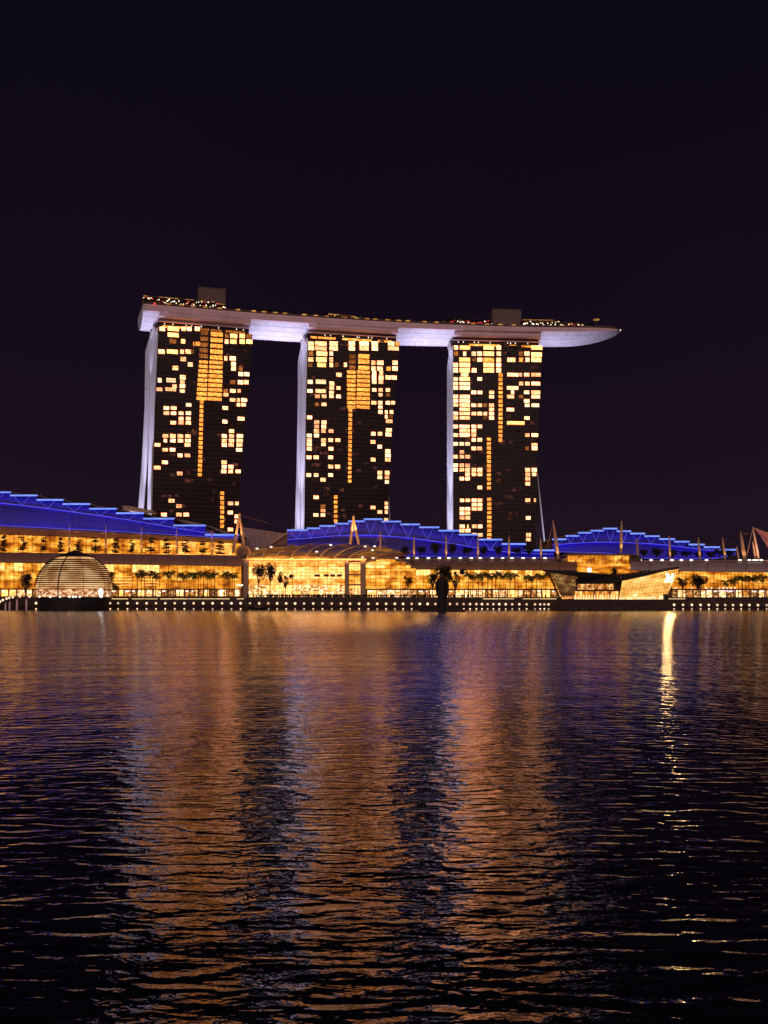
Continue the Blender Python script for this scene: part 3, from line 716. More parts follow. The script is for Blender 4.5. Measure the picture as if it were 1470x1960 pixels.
# ------------------------------------------------------------------ halls with stepped blue-lit roofs
BLUE = (0.035, 0.015, 1.0)
def hall(name_label, Y, bars, vnodes, chord, bottom, endcap=None, back=55, strips=3, pw=1.0, soffit=None):
    ch = ipl(chord); bo = ipl(bottom)
    xa, xb = bars[0][0], bars[-1][1]
    xa = min(xa, bottom[0][0]); xb = max(xb, bottom[-1][0])
    c = P((xa + xb) / 2, 1060, Y + 10); c.z = 5.6
    t = thing('exhibition_hall', c, name_label, 'hall', 'halls with blue-lit stepped roofs')
    n = 40
    xs = [xa + (xb - xa) * i / n for i in range(n + 1)]
    def barrow(x):
        for (a, b, r) in bars:
            if a <= x <= b: return r
        return min(bars, key=lambda q: min(abs(x - q[0]), abs(x - q[1])))[2]
    # lower fascia in upright panels, hollowed a little towards its middle
    npn = max(8, int((xb - xa) / 13))
    for i in range(npn):
        q0 = xa + (xb - xa) * (i + .012) / npn; q1 = xa + (xb - xa) * (i + .988) / npn; prev = None; fa = MB()
        dj = .12 * ((i * 37) % 5 - 2) / 2
        for k in range(5):
            f = k / 4; dep = Y + dj + 2.2 * math.sin(math.pi * f)
            a = P(q0, bo(q0) + (ch(q0) - bo(q0)) * f, dep); b = P(q1, bo(q1) + (ch(q1) - bo(q1)) * f, dep); d = Vector((0, .3, 0))
            if prev: fa.hexa([prev[0], prev[1], b, a, prev[0] + d, prev[1] + d, b + d, a + d])
            prev = (a, b)
        fa.build('fascia_panel', 'blue_wash_wall', t)
    tr = MB()
    for (a, b, r) in bars:
        tr.hexa([P(a, ch(a) + .5, Y + 3), P(b, ch(b) + .5, Y + 3), P(b, r, Y + 3), P(a, r, Y + 3), P(a, ch(a) + .5, Y + 4), P(b, ch(b) + .5, Y + 4), P(b, r, Y + 4), P(a, r, Y + 4)])
    tr.build('clerestory_wall', 'blue_wash_wall', t)
    for (a, b, r) in bars:
        p = P(a - 1.0, r, Y - 1.5); q = P(b + 1.0, r, Y - 1.5)
        MB().box(p.x, q.x, Y - 1.5, Y + back, p.z, p.z + .8).build('roof_step', 'roof_panel', t)
        MB().box(p.x + .1, q.x - .1, Y - 1.95, Y - 1.52, p.z - .25, p.z + .65).build('edge_light', 'led', t)
    for (vx, vr) in vnodes:
        bb = [q for q in bars if q[0] - 2 <= vx <= q[1] + 2]
        if not bb: continue
        a, b, r = bb[0]; wv = (b - a) * .30
        foot = P(vx, vr, Y - .2)
        for sx_ in (-1, 1):
            MB().tube([foot, P(vx + sx_ * wv, r + 1, Y - .4)], .10, 5).build('brace', 'tube_glow', t)
    m = MB(); m.tube([P(x, ch(x), Y - .2) for x in xs], .17, 5); m.build('chord_tube', 'tube_glow', t)
    m = MB(); m.tube([P(x, bo(x), Y - .3) for x in xs], .15, 5); m.build('eave_tube', 'tube_glow', t)
    # body behind
    body = MB()
    for i in range(n):
        q0, q1 = xs[i], xs[i + 1]
        body.hexa([P(q0, bo(q0), Y + 4.2), P(q1, bo(q1), Y + 4.2), P(q1, barrow(q1) + 1, Y + 4.2), P(q0, barrow(q0) + 1, Y + 4.2)] +
                  [p + Vector((0, back - 5, 0)) for p in (P(q0, bo(q0), Y + 4.2), P(q1, bo(q1), Y + 4.2), P(q1, barrow(q1) + 1, Y + 4.2), P(q0, barrow(q0) + 1, Y + 4.2))])
    body.build('hall_body', 'bronze_dark', t)
    # light battens: one row at the eave, one row along the chord
    for k in range(strips):
        x0 = xa + (xb - xa) * k / strips; x1 = xa + (xb - xa) * (k + 1) / strips
        ln = (P(x1, 1050, Y) - P(x0, 1050, Y)).length
        strip_light(t, P(x0, bo(x0) + 1.5, Y - 3.6), P(x1, bo(x1) + 1.5, Y - 3.6), .4, (0, .75, .66), 19 * ln * pw * (.75 + .5 * ((k * 5 + int(Y)) % 3) / 2), BLUE)
        hgt = max(1.5, (ch((x0 + x1) / 2) - barrow((x0 + x1) / 2)) * .31)
        strip_light(t, P(x0, ch(x0) + .3, Y - .9), P(x1, ch(x1) + .3, Y - .9), .3, (0, .62, .78), 21 * ln * pw, (0.07, 0.05, 1.0))
    return t

hall_left = hall('left hall under a blue-lit stepped roof, descending to the right', 612,
    [(-60, -32, 934.5), (-32, 20, 943), (20, 71, 949), (71, 121, 957.5), (121, 172, 965.5), (172, 223, 974.5), (223, 275, 983), (275, 333, 993.5), (333, 393, 1006.5), (393, 456, 1024.5)],
    [(-8, 960), (42, 967), (91, 973), (142, 980), (193, 987), (246, 995), (303, 1004.5), (362, 1014.5), (428, 1027)],
    [(-60, 957), (0, 962.5), (42, 967), (91, 973), (142, 980), (193, 987), (246, 995), (303, 1004.5), (362, 1014.5), (420, 1024.5), (456, 1028)],
    [(-60, 1003), (0, 1006), (100, 1011), (200, 1016), (300, 1021.5), (400, 1027.5), (456, 1031)], strips=5, pw=1.0)
hall_mid = hall('middle hall under a blue-lit stepped roof that rises and falls', 622,
    [(550, 588, 1015.5), (588, 612, 1012), (612, 641, 1007.5), (641, 667, 1003), (667, 697, 998.5), (697, 731, 994.5), (731, 767, 999), (767, 803, 1004.5), (803, 840, 1010), (840, 879, 1016.5), (879, 914, 1024), (914, 961, 1033.5), (961, 1006, 1042), (1006, 1060, 1054)],
    [(567, 1032), (595, 1030), (622, 1027), (650, 1024.5), (679, 1024), (709, 1024), (745, 1026), (781, 1029), (818, 1034), (857, 1039), (897, 1045.5), (938, 1053)],
    [(550, 1033), (595, 1030), (622, 1027), (650, 1024.5), (709, 1024), (745, 1026), (781, 1029), (818, 1034), (857, 1039), (897, 1045.5), (938, 1053), (985, 1058), (1060, 1061)],
    [(550, 1043), (700, 1056), (760, 1064), (860, 1066), (1060, 1067.5)], strips=5, pw=0.9)
hall_right = hall('right-hand hall under a blue-lit arched stepped roof', 626,
    [(1058, 1083, 1033), (1083, 1107, 1026.5), (1107, 1131, 1020.5), (1131, 1155, 1016.5), (1155, 1181, 1012.5), (1181, 1207, 1017.5), (1207, 1234, 1022), (1234, 1262, 1027), (1262, 1291, 1032.5), (1291, 1319, 1037.5), (1319, 1348, 1043), (1348, 1377, 1048), (1377, 1408, 1053)],
    [(1070, 1042), (1092, 1040), (1116, 1038), (1141, 1037.5), (1168, 1037.5), (1193, 1038), (1219, 1039.5), (1246, 1040.5), (1276, 1043), (1304, 1046.5), (1332, 1050), (1361, 1053.5)],
    [(1058, 1043), (1092, 1040), (1141, 1037.5), (1193, 1038), (1246, 1040.5), (1276, 1043), (1304, 1046.5), (1332, 1050), (1361, 1053.5), (1408, 1058)],
    [(1058, 1056), (1160, 1058), (1215, 1068), (1300, 1070), (1370, 1069), (1408, 1061)], strips=5, pw=0.9)

# ------------------------------------------------------------------ glass walls
def glass_wall(par, px0, px1, rt, rb, Y, nc, nr, pick, fine=2, top=None, thick=.25, mull=.10):
    """panes as single pieces, with a grid of thin bars standing proud of them"""
    rt = rt if callable(rt) else (lambda x, v=rt: v); rb = rb if callable(rb) else (lambda x, v=rb: v)
    def g(u, v):
        x = px0 + (px1 - px0) * u; return P(x, rb(x) + (rt(x) - rb(x)) * v, Y)
    out = []
    for i in range(nc):
        for j in range(nr):
            u0, u1 = i / nc, (i + 1) / nc; v0, v1 = j / nr, (j + 1) / nr
            p = [g(u0, v0), g(u1, v0), g(u1, v1), g(u0, v1)]
            if top:
                xm = px0 + (px1 - px0) * (u0 + u1) / 2; rr = rb(xm) + (rt(xm) - rb(xm)) * v1
                if rr < top(xm) - 3.5: continue
            back = [q + Vector((0, thick, 0)) for q in p]
            out.append(MB().hexa(p + back).build('glass_pane', pick(i, j, nc, nr), par))
    m = MB()
    nb = nr * fine
    for i in range(nc * fine + 1):
        u = i / (nc * fine); x = px0 + (px1 - px0) * u
        a, b = g(u, 0), g(u, 1)
        if top: 
            lim = P(x, max(top(x), rt(x)), Y); b = Vector((b.x, b.y, min(b.z, lim.z)))
        w_ = mull * (1.0 if i % fine == 0 else .6)
        m.hexa([a + Vector((-w_, -.3, 0)), a + Vector((w_, -.3, 0)), b + Vector((w_, -.3, 0)), b + Vector((-w_, -.3, 0)),
                a + Vector((-w_, -.02, 0)), a + Vector((w_, -.02, 0)), b + Vector((w_, -.02, 0)), b + Vector((-w_, -.02, 0))])
    for j in range(nb + 1):
        v = j / nb; w_ = mull * (1.0 if j % fine == 0 else .6)
        for i in range(nc):
            a, b = g(i / nc, v), g((i + 1) / nc, v)
            if top and rb(0) + (rt(0) - rb(0)) * v < top(px0 + (px1 - px0) * (i + .5) / nc): continue
            m.hexa([a + Vector((0, -.26, -w_)), b + Vector((0, -.26, -w_)), b + Vector((0, -.26, w_)), a + Vector((0, -.26, w_)),
                    a + Vector((0, -.03, -w_)), b + Vector((0, -.03, -w_)), b + Vector((0, -.03, w_)), a + Vector((0, -.03, w_))])
    m.build('mullion_grid', 'mullion', par, kind='stuff')
    return out

def canopy(par, px0, px1, rt, rb, Yt, Yb, n, mat='bronze'):
    """a long curved roof over the shops, panel by panel"""
    for i in range(n):
        x0 = px0 + (px1 - px0) * (i + .012) / n; x1 = px0 + (px1 - px0) * (i + .988) / n
        m = MB(); prev = None
        for k in range(7):
            f = k / 6; a = f * math.pi / 2
            Y = Yb + (Yt - Yb) * (1 - math.cos(a)); 
            q = []
            for x in (x0, x1):
                lo = P(x, rb(x), Yb); hi = P(x, rt(x), Yt)
                px = x - 6 * f if False else x
                q.append(Vector((lo.x + (hi.x - lo.x) * f, Yb + (Yt - Yb) * (1 - math.cos(a)) , lo.z + (hi.z - lo.z) * math.sin(a))))
            if prev:
                d = Vector((0, .35, -.35))
                m.hexa([prev[0], prev[1], q[1], q[0], prev[0] + d, prev[1] + d, q[1] + d, q[0] + d])
            prev = q
        m.build('roof_panel', mat, par)

rnd = random.Random(11)
# left arcade
al = thing('shopping_arcade', P(230, 1140, 600), 'long two-storey glass arcade at the left, brown canopy between its storeys', 'arcade')
ct = ipl([(-60, 1056.2), (0, 1057), (460, 1063)]); cb = ipl([(-60, 1075.2), (0, 1076), (460, 1083)])
canopy(al, -60, 466, ct, cb, 608, 597, 15)
ut = ipl([(-60, 1012), (0, 1015), (460, 1039)])
def pick_up(i, j, nc, nr):
    if i in (23, 24, 27, 28): return 'gold'
    return 'amber' if i % 4 else 'amber_deep'
glass_wall(al, -60, 462, ipl([(-60, 1021), (0, 1023), (460, 1040)]), ipl([(-60, 1056), (0, 1057), (460, 1063)]), 621, 30, 2, pick_up)
def pick_lo(i, j, nc, nr):
    if j == nr - 1: return 'gold_bright' if (i * 7 % 5) in (0, 1, 3) and rnd.random() < .85 and i < nc * .72 else 'amber'
    return 'amber' if j else 'amber_deep'
glass_wall(al, -60, 462, cb, 1127, 600, 30, 3, pick_lo)
def shops(par, px0, px1, r0, r1, Y, wid, mats):
    """shop fronts at ground level: a lit room behind piers, under a fascia"""
    x = px0
    while x < px1 - 3:
        w_ = min(rnd.uniform(*wid), px1 - x)
        a = P(x + .6, r1, Y); b = P(x + w_ - .6, r0, Y)
        MB().box(a.x, b.x, Y + 1.2, Y + 1.5, a.z, b.z).build('shop_window', rnd.choice(mats), par)
        if rnd.random() < .4:
            s0 = a.x + (b.x - a.x) * .2
            MB().box(s0, s0 + (b.x - a.x) * rnd.uniform(.3, .6), Y - .2, Y + .1, b.z - 1.1, b.z - .4).build('shop_sign', 'lamp_white', par)
        c = P(x - .6, r1, Y); MB().box(c.x, c.x + .5, Y - .3, Y + 1.4, c.z, b.z).build('pier', 'tan', par)
        x += w_
    a = P(px0, r0, Y - 2.5); b = P(px1, r0 - 1.4, Y - 2.5)
    MB().box(a.x, b.x, Y - 2.5, Y + 1.5, a.z + .02, b.z).build('awning', 'bronze_dark', par)
shops(al, -60, 462, 1129, 1141, 599, (8, 19), ['shop', 'shop', 'shop_dim', 'gold_bright', 'redroom'])
MB().box(P(-60, 1100, 603).x, P(465, 1100, 603).x, 602.5, 660, 5.3, 26).build('lower_body', 'bronze_dark', al)
MB().box(P(-60, 1060, 623).x, P(463, 1060, 623).x, 609, 621.9, 26, 31.6).build('terrace', 'paving', al)
MB().box(P(-60, 1060, 623).x, P(463, 1060, 623).x, 622, 655, 26, 40).build('upper_body', 'bronze_dark', al)
sf = MB()
for i in range(20):
    x0 = -60 + 516 * i / 20; x1 = -60 + 516 * (i + 1) / 20; bo = ipl([(-60, 1004.5), (0, 1007.5), (456, 1032.5)]); 
    a, b, c, d = P(x0, bo(x0), 612.3), P(x1, bo(x1), 612.3), P(x1, ipl([(-60, 1021), (0, 1023), (460, 1040)])(x1) - .5, 621.2), P(x0, ipl([(-60, 1021), (0, 1023), (460, 1040)])(x0) - .5, 621.2)
    sf.quad(a, b, c, d)
sf.build('soffit', 'tan', al)
# terrace balustrade
for i in range(15):
    x0 = -60 + 520 * i / 15; x1 = -60 + 520 * (i + 1) / 15
    a = P(x0, ct(x0), 608.2); b = P(x1, ct(x1), 608.2)
    MB().hexa([a, b, b + Vector((0, 0, .35)), a + Vector((0, 0, .35)), a + Vector((0, .3, 0)), b + Vector((0, .3, 0)), b + Vector((0, .3, .35)), a + Vector((0, .3, .35))]).build('kerb_light', 'amber', al)

# entrance hall with a ribbed glass roof
en = thing('entrance_hall', P(585, 1142, 596), 'brightly lit glass entrance hall under a curved roof of orange ribs', 'entrance hall')
def pick_en(i, j, nc, nr):
    if j <= 1: return 'shop' if rnd.random() < .6 else 'gold_bright'
    if j == 4: return rnd.choice(['gold_bright', 'gold_bright', 'gold'])
    return 'gold' if j != 3 else 'gold_bright'
glass_wall(en, 476, 660, 1073, 1143, 597, 11, 6, pick_en)
glass_wall(en, 668, 690, 1076, 1143, 599, 2, 4, lambda i, j, a, b: ['shop', 'gold', 'tan', 'gold_bright'][j] if j != 2 else 'amber')
for (xa, xb) in ((465.5, 475), (660.5, 667.5), (690.5, 699.5)):
    a = P(xa, 1145, 595.5); b = P(xb, 1072, 595.5)
    MB().box(a.x, b.x, 595.5, 600, 5.6, b.z).build('column', 'tan', en)
for (r0, r1) in ((1098, 1101), (1118, 1121)):
    a = P(668, r1, 598); b = P(690.4, r0, 598); MB().box(a.x, b.x, 598, 598.9, a.z, b.z).build('spandrel', 'tan', en)
for x in (602, 620, 632, 645):
    a = P(x, 1104, 596.3); b = P(x + rnd.uniform(5, 11), 1099, 596.3); MB().box(a.x, b.x, 596.35, 596.7, a.z, b.z).build('dark_panel', 'mullion', en)
a = P(464, 1072.5, 594.5); b = P(701, 1069.5, 594.5); MB().box(a.x, b.x, 594.5, 598, a.z, b.z).build('eave_beam', 'tan', en)
RB = [(473, 1070, 493, 1049), (502, 1070, 527, 1046), (529, 1070, 565, 1043.5), (557, 1070, 601, 1042.5), (585, 1070, 631, 1042.5), (612, 1070.5, 664, 1043), (640, 1071, 706, 1044.5), (667, 1072, 740, 1047.5), (697, 1072, 790, 1056)]
def ribc(q, f):
    x0, r0, x1, r1 = q; a = f * math.pi / 2
    return P(x0 + (x1 - x0) * (1 - math.cos(a)) ** .85, r0 + (r1 - r0) * math.sin(a), 595 + 26 * f)
for q in RB:
    MB().tube([ribc(q, k / 12) + Vector((0, -.3, .25)) for k in range(13)], .45, 6).build('roof_rib', 'mast', en)
for i in range(len(RB) - 1):
    for k in range(6):
        f0, f1 = k / 6 + .008, (k + 1) / 6 - .008
        p = [ribc(RB[i], f0), ribc(RB[i + 1], f0), ribc(RB[i + 1], f1), ribc(RB[i], f1)]
        p = [v - Vector((0, -.2, .5)) for v in p]
        mt = ('amber_deep' if k == 0 and i < 6 else 'purple_glass' if (2 <= k <= 4 and i in (3, 4, 5, 6)) else 'roof_glow')
        MB().hexa(p + [v + Vector((0, .25, -.2)) for v in p]).build('roof_glass', mt, en)
for k in range(1, 12):
    MB().tube([ribc(q, k / 12) + Vector((0, -.1, .05)) for q in RB], .09, 4).build('purlin', 'bronze_dark', en)
for (x, r) in ((492, 1050), (519, 1047), (543, 1067), (633, 1043), (606, 1056), (699, 1046), (717, 1045.5), (713, 1053), (694, 1067), (620, 1068), (560, 1068), (648, 1068), (590, 1067)):
    p = P(x, r, 600); MB().box(p.x - .7, p.x + .7, 599.5, 600.2, p.z - .35, p.z + .35).build('roof_lamp', 'lamp_white', en)
strip_light(en, P(474, 1071, 592), P(700, 1072, 592), .4, (0, .55, .83), 9000, (1.0, .50, .16))
MB().box(P(470, 1100, 603).x, P(699, 1100, 603).x, 601, 650, 5.3, 27).build('hall_core', 'bronze_dark', en)
sl = MB()
for i in range(len(RB) - 1):
    sl.quad(ribc(RB[i], 0) + Vector((0, 2, -2)), ribc(RB[i + 1], 0) + Vector((0, 2, -2)), ribc(RB[i + 1], 1) + Vector((0, 2, -1.5)), ribc(RB[i], 1) + Vector((0, 2, -1.5)))
sl.build('ceiling', 'tan', en)
# round end drum beside the entrance
dr = thing('round_gable', P(465, 1062, 606), 'brown drum-shaped roof gable at the foot of the left twin-legged mast', 'gable')
c = P(466, 1058, 600)
MB().add([], [])
ring = [c + Vector((4.4 * math.cos(a), 0, 4.4 * math.sin(a))) for a in [math.pi * 2 * k / 20 for k in range(20)]]
MB().prism(ring, (0, 12, 0)).build('drum', 'bronze', dr)
ring2 = [c + Vector((3.2 * math.cos(a), -.3, 3.2 * math.sin(a) - .3)) for a in [math.pi * 2 * k / 16 for k in range(16)]]
MB().prism(ring2, (0, .28, 0)).build('drum_face', 'bronze_dark', dr)

# middle arcade with an arched glass front
am = thing('shopping_arcade', P(900, 1142, 600), 'glass arcade behind the palms right of the entrance hall, with an arched glass front', 'arcade')
ctm = ipl([(690, 1070.5), (1110, 1073)]); cbm = ipl([(690, 1088.5), (1110, 1091.5)])
canopy(am, 792, 1104, ctm, cbm, 610, 598, 9)
arch = ipl([(698, 1078), (706, 1075.5), (716, 1071.5), (728, 1069.3), (742, 1068.8), (756, 1070), (768, 1073), (780, 1078), (788, 1083), (796, 1089)])
def pick_ar(i, j, nc, nr):
    if i < nc * .36 and j == nr - 3: return 'gold_bright'
    if j == 4 and i < nc * .3: return 'amber_deep'
    return 'gold' if i < 5 and j in (3, 7) else 'amber'
glass_wall(am, 700, 796, 1068, 1127, 597.5, 10, 9, pick_ar, fine=1, top=arch, mull=.10)
m = MB(); m.tube([P(x, arch(x) - .5, 597) for x in range(698, 797, 4)], .55, 6); m.build('arch_rib', 'tan', am)
vt = MB(); prev = None
for x in range(698, 797, 4):
    q = (P(x, arch(x) - .6, 597.6), P(x, arch(x) - .6, 597.6) + Vector((0, 14, 0)))
    if prev: vt.quad(prev[0], q[0], q[1], prev[1])
    prev = q
vt.build('vault', 'bronze', am)
glass_wall(am, 796, 1075, cbm, 1127, 600, 20, 3, lambda i, j, a, b: 'gold_bright' if j == 2 and i % 5 in (0, 1, 3) and i < 16 else 'amber')
shops(am, 702, 1075, 1129.5, 1143, 599, (9, 20), ['shop', 'shop', 'gold_bright', 'shop', 'redroom'])
MB().box(P(702, 1100, 603).x, P(1106, 1100, 603).x, 602.5, 660, 5.3, 25).build('lower_body', 'bronze_dark', am)
a = P(735, 1072, 611); b = P(1106, 1069.5, 611); MB().box(a.x, b.x, 610.2, 646, a.z - 6, b.z - .6).build('terrace', 'bronze_dark', am)
MB().box(P(745, 1, 610).x, b.x, 609.6, 610.1, P(900, 1070.6, 610).z, P(900, 1069.2, 610).z).build('terrace_edge', 'tan', am)

# right arcade
ar = thing('shopping_arcade', P(1350, 1142, 600), 'glass arcade at the far right behind the small palms', 'arcade')
ctr_ = ipl([(1200, 1073.5), (1480, 1076.5)]); cbr = ipl([(1200, 1091), (1480, 1095)])
canopy(ar, 1205, 1500, ctr_, cbr, 610, 598, 8, 'lilac_roof')
glass_wall(ar, 1286, 1500, cbr, 1127, 600, 16, 3, lambda i, j, a, b: 'amber' if j else 'amber_deep')
shops(ar, 1286, 1500, 1129.5, 1143, 599, (8, 17), ['shop', 'shop_dim', 'redroom', 'shop_dim'])
MB().box(P(1205, 1100, 603).x, P(1500, 1100, 603).x, 602.5, 660, 5.3, 24).build('lower_body', 'bronze_dark', ar)
a = P(1205, 1075, 611); b = P(1500, 1072.5, 611); MB().box(a.x, b.x, 610.2, 646, a.z - 6, b.z - .6).build('terrace', 'bronze_dark', ar)
MB().box(a.x, b.x, 609.6, 610.1, P(1300, 1074.2, 610).z, P(1300, 1072.6, 610).z).build('terrace_edge', 'tan', ar)

# amber glass block between the two halls
gb = thing('glass_block', P(1148, 1098, 600), 'amber glass block with cross bracing, rising behind the pavilion on the water', 'glass hall')
glass_wall(gb, 1086, 1204, 1063, 1080, 604, 8, 2, lambda i, j, a, b: rnd.choice(['amber', 'amber_deep', 'amber']), mull=.1)
for k in range(7):                                    # sloping louvred skirt
    r0 = 1080 + k * 3.1; r1 = r0 + 2.5; Y0 = 603.5 - k * .8
    x0 = 1098 + k * 2.0; x1 = 1206 + k * 4
    a, b, c, d = P(x0, r1, Y0 - .6), P(x1, r1, Y0 - .6), P(x1, r0, Y0), P(x0, r0, Y0)
    MB().hexa([a, b, c, d] + [v + Vector((0, .3, .1)) for v in (a, b, c, d)]).build('louvre', 'amber_deep' if k % 2 else 'amber', gb)
for (xa, xb) in ((1094, 1112), (1122, 1140), (1150, 1168), (1178, 1196)):
    MB().tube([P(xa, 1080, 603.4), P(xb, 1064, 603.4)], .22, 5).build('brace', 'mast', gb)
rf = MB(); rf.prism([P(1080, 1063.5, 602), P(1083, 1060.5, 602), P(1100, 1059, 602), P(1206, 1060.5, 602), P(1224, 1062, 602), P(1206, 1063.5, 602)], (0, 16, 0)); rf.build('roof', 'bronze', gb)
MB().box(P(1088, 1, 606).x, P(1204, 1, 606).x, 605, 640, 20, P(1100, 1064, 606).z).build('core', 'bronze_dark', gb)
p = P(1128, 1091, 599); MB().box(p.x - 1, p.x + 1, 598.4, 599, p.z - 1.2, p.z + 1.2).build('lit_sign', 'screen', gb)
gp = thing('side_gable', P(1088, 1072, 606), 'small tan sloping gable left of the amber glass block', 'gable')
MB().prism([P(1076, 1073, 606), P(1089, 1062, 606), P(1089, 1073, 606)], (0, 8, 0)).build('gable_wall', 'tan', gp)

# roofs further back
rb_ = thing('sloping_roof', P(500, 1040, 655), 'pale sloping glass roof behind the left twin-legged mast', 'roof')
c4 = [P(458, 1009.5, 650), P(552, 1023, 660), P(556, 1050, 645), P(470, 1050, 640)]
for i in range(8):
    f0, f1 = i / 8 + .004, (i + 1) / 8 - .004
    q = [c4[0].lerp(c4[1], f0), c4[0].lerp(c4[1], f1), c4[3].lerp(c4[2], f1), c4[3].lerp(c4[2], f0)]
    MB().hexa(q + [v + Vector((0, .6, 0)) for v in q]).build('roof_sheet', 'lilac_roof', rb_)
for k in range(7):
    f = k / 7; MB().tube([c4[0].lerp(c4[3], f) - Vector((0, .3, 0)), c4[1].lerp(c4[2], f) - Vector((0, .3, 0))], .16 if k else .4, 4).build('batten', 'mast', rb_)
MB().tube([P(516, 1042, 640), P(562, 1013, 640)], .9, 6).build('edge_beam', 'mast', rb_)
MB().prism([P(516, 1043, 641), P(562, 1014, 641), P(575, 1043, 641)], (0, 3, 0)).build('side_wall', 'bronze', rb_)
lk = thing('link_roof', P(262, 980, 680), 'low pale roof edge beside the foot of the left tower blades', 'roof')
MB().prism([P(232, 969, 680), P(243, 967.5, 680), P(292, 977, 680), P(292, 982, 680), P(240, 976, 680)], (0, 14, 0)).build('roof_slab', 'tan', lk)
MB().tube([P(236, 974.5, 679.6), P(290, 981, 679.6)], .3, 5).build('edge_rail', 'white_wall', lk)
tp = MB(); 
back_roof = thing('back_roof', P(400, 1010, 660), 'dark curved roof stepping down behind the left hall towards the mast', 'roof')
MB().prism([P(290, 990, 668), P(330, 992, 668), P(365, 998, 668), (P(400, 1006, 668)), P(430, 1016, 668), P(452, 1027, 668), P(452, 1036, 668), P(290, 1036, 668)], (0, 8, 0)).build('roof_body', 'roof_panel', back_roof)

# ------------------------------------------------------------------ masts
def mast(x0, r0, x1, r1, Y, lab, rad=.75, cables=(), lit=True, group='slender masts along the roofs'):
    a, b = P(x0, r0, Y), P(x1, r1, Y)
    t = thing('mast', a, lab, 'mast', group)
    L_ = (b - a).length
    MB().tube([a, a.lerp(b, .35), a.lerp(b, .8), b], [rad * .7, rad, rad * .7, rad * .22], 8).build('pole', 'mast', t)
    MB().lathe(a - Vector((0, 0, .2)), [(rad * 1.6, -.3), (rad * 1.6, .3), (rad, .5)], 8).build('foot', 'bronze_dark', t)
    for (cxp, cr, cY) in cables:
        MB().tube([b - (b - a) * .04, P(cxp, cr, cY)], .10, 4).build('cable', 'mast', t)
    if lit: spot(t, a + Vector((0, -3.0, .6)), a.lerp(b, .6), 900 * (L_ / 12) ** 2, (1.0, .58, .26), 60, .6, .3)
    return t
for i, (x, rt) in enumerate(((133, 1003), (203, 1005.5), (271, 1008), (338, 1010.5), (405.5, 1014))):
    mast(x, ct(x) - 1, x, rt, 609.2, '%s slender mast from the left on the arcade terrace' % ordn(i), .62, ((x - 5, rt + 8, 612), (x + 5, rt + 8, 612)) if i == 4 else ())
for i, (x, rt) in enumerate(((728.5, 1018), (792.5, 1025), (854, 1022), (915, 1025.5), (974.5, 1024))):
    mast(x, 1070, x, rt, 611.3, '%s slender mast from the left in front of the middle blue roof' % ordn(i), .70, ((x - 10, rt + 22, 612), (x + 10, rt + 22, 612)) if i == 0 else ())
mast(1036, 1071, 1034.5, 1029, 611, 'short mast at the right end of the middle blue roof, before the leaning one', .75)
mast(1069, 1071, 1058.5, 996, 606, 'tall mast leaning left between the two right-hand blue roofs', 1.1, ((1044, 1062, 611), (1042, 1068, 611)))
mast(1188.5, 1060, 1190, 996, 606, 'tall upright mast standing on the amber glass block', 1.0, ((1202, 1020, 626),))
mast(1221, 1071, 1219, 1029, 611, 'short mast right of the amber glass block', .8, ((1207, 1056, 626), (1232, 1056, 626)))
for i, (xb, xt, rt) in enumerate(((1282.5, 1281, 1026), (1340, 1336.5, 1028.5), (1388, 1382.5, 1028.5))):
    mast(xb, 1072, xt, rt, 611, '%s mast from the left among those before the right slope of the right blue roof' % ordn(i), .8, ((1402, 1040, 626),) if i == 2 else ())
mast(1414, 1073, 1410, 1045, 612, 'shortest mast right of the right blue roof', .6)
mast(1424, 1073, 1417, 1017, 612, 'left one of a close pair of leaning masts near the right edge', .8, ((1436, 1024, 620),))
mast(1427.5, 1073, 1419, 1022, 616, 'right one of a close pair of leaning masts near the right edge', .7)
mast(1446, 1072, 1440.5, 1036, 613, 'shorter leaning mast just left of the red sail', .6)
mast(1453, 1075, 1440.5, 1008.5, 612, 'tall leaning mast that holds the red sail at the right edge', .85, ((1428, 1070, 616),))
sl_ = thing('fabric_sail', P(1460, 1060, 618), 'dusky red fabric sail hung from a mast at the right edge', 'sail')
SA, SB_, SC_ = P(1442, 1010, 613), P(1500, 1020, 622), P(1484, 1074, 611.5)
sv = MB(); N = 10
def sailp(u, v):
    p = SA.lerp(SB_.lerp(SC_, v), u); return p + Vector((0, 3.0 * math.sin(math.pi * v) * u, 1.8 * math.sin(math.pi * u) * (1 - 2 * v) * -1))
for i in range(N):
    for j in range(N): sv.quad(sailp(i / N, j / N), sailp((i + 1) / N, j / N), sailp((i + 1) / N, (j + 1) / N), sailp(i / N, (j + 1) / N))
so = sv.build('sail_cloth', 'sail', sl_, smooth=True)
sm = so.modifiers.new('thickness', 'SOLIDIFY'); sm.thickness = .12
MB().tube([SA, sailp(.5, 0), SB_], .14, 5).build('edge_rope', 'mast', sl_)
spot(sl_, P(1475, 1072, 598), P(1468, 1032, 616), 15000, (1.0, .62, .5), 80, .7, .4)
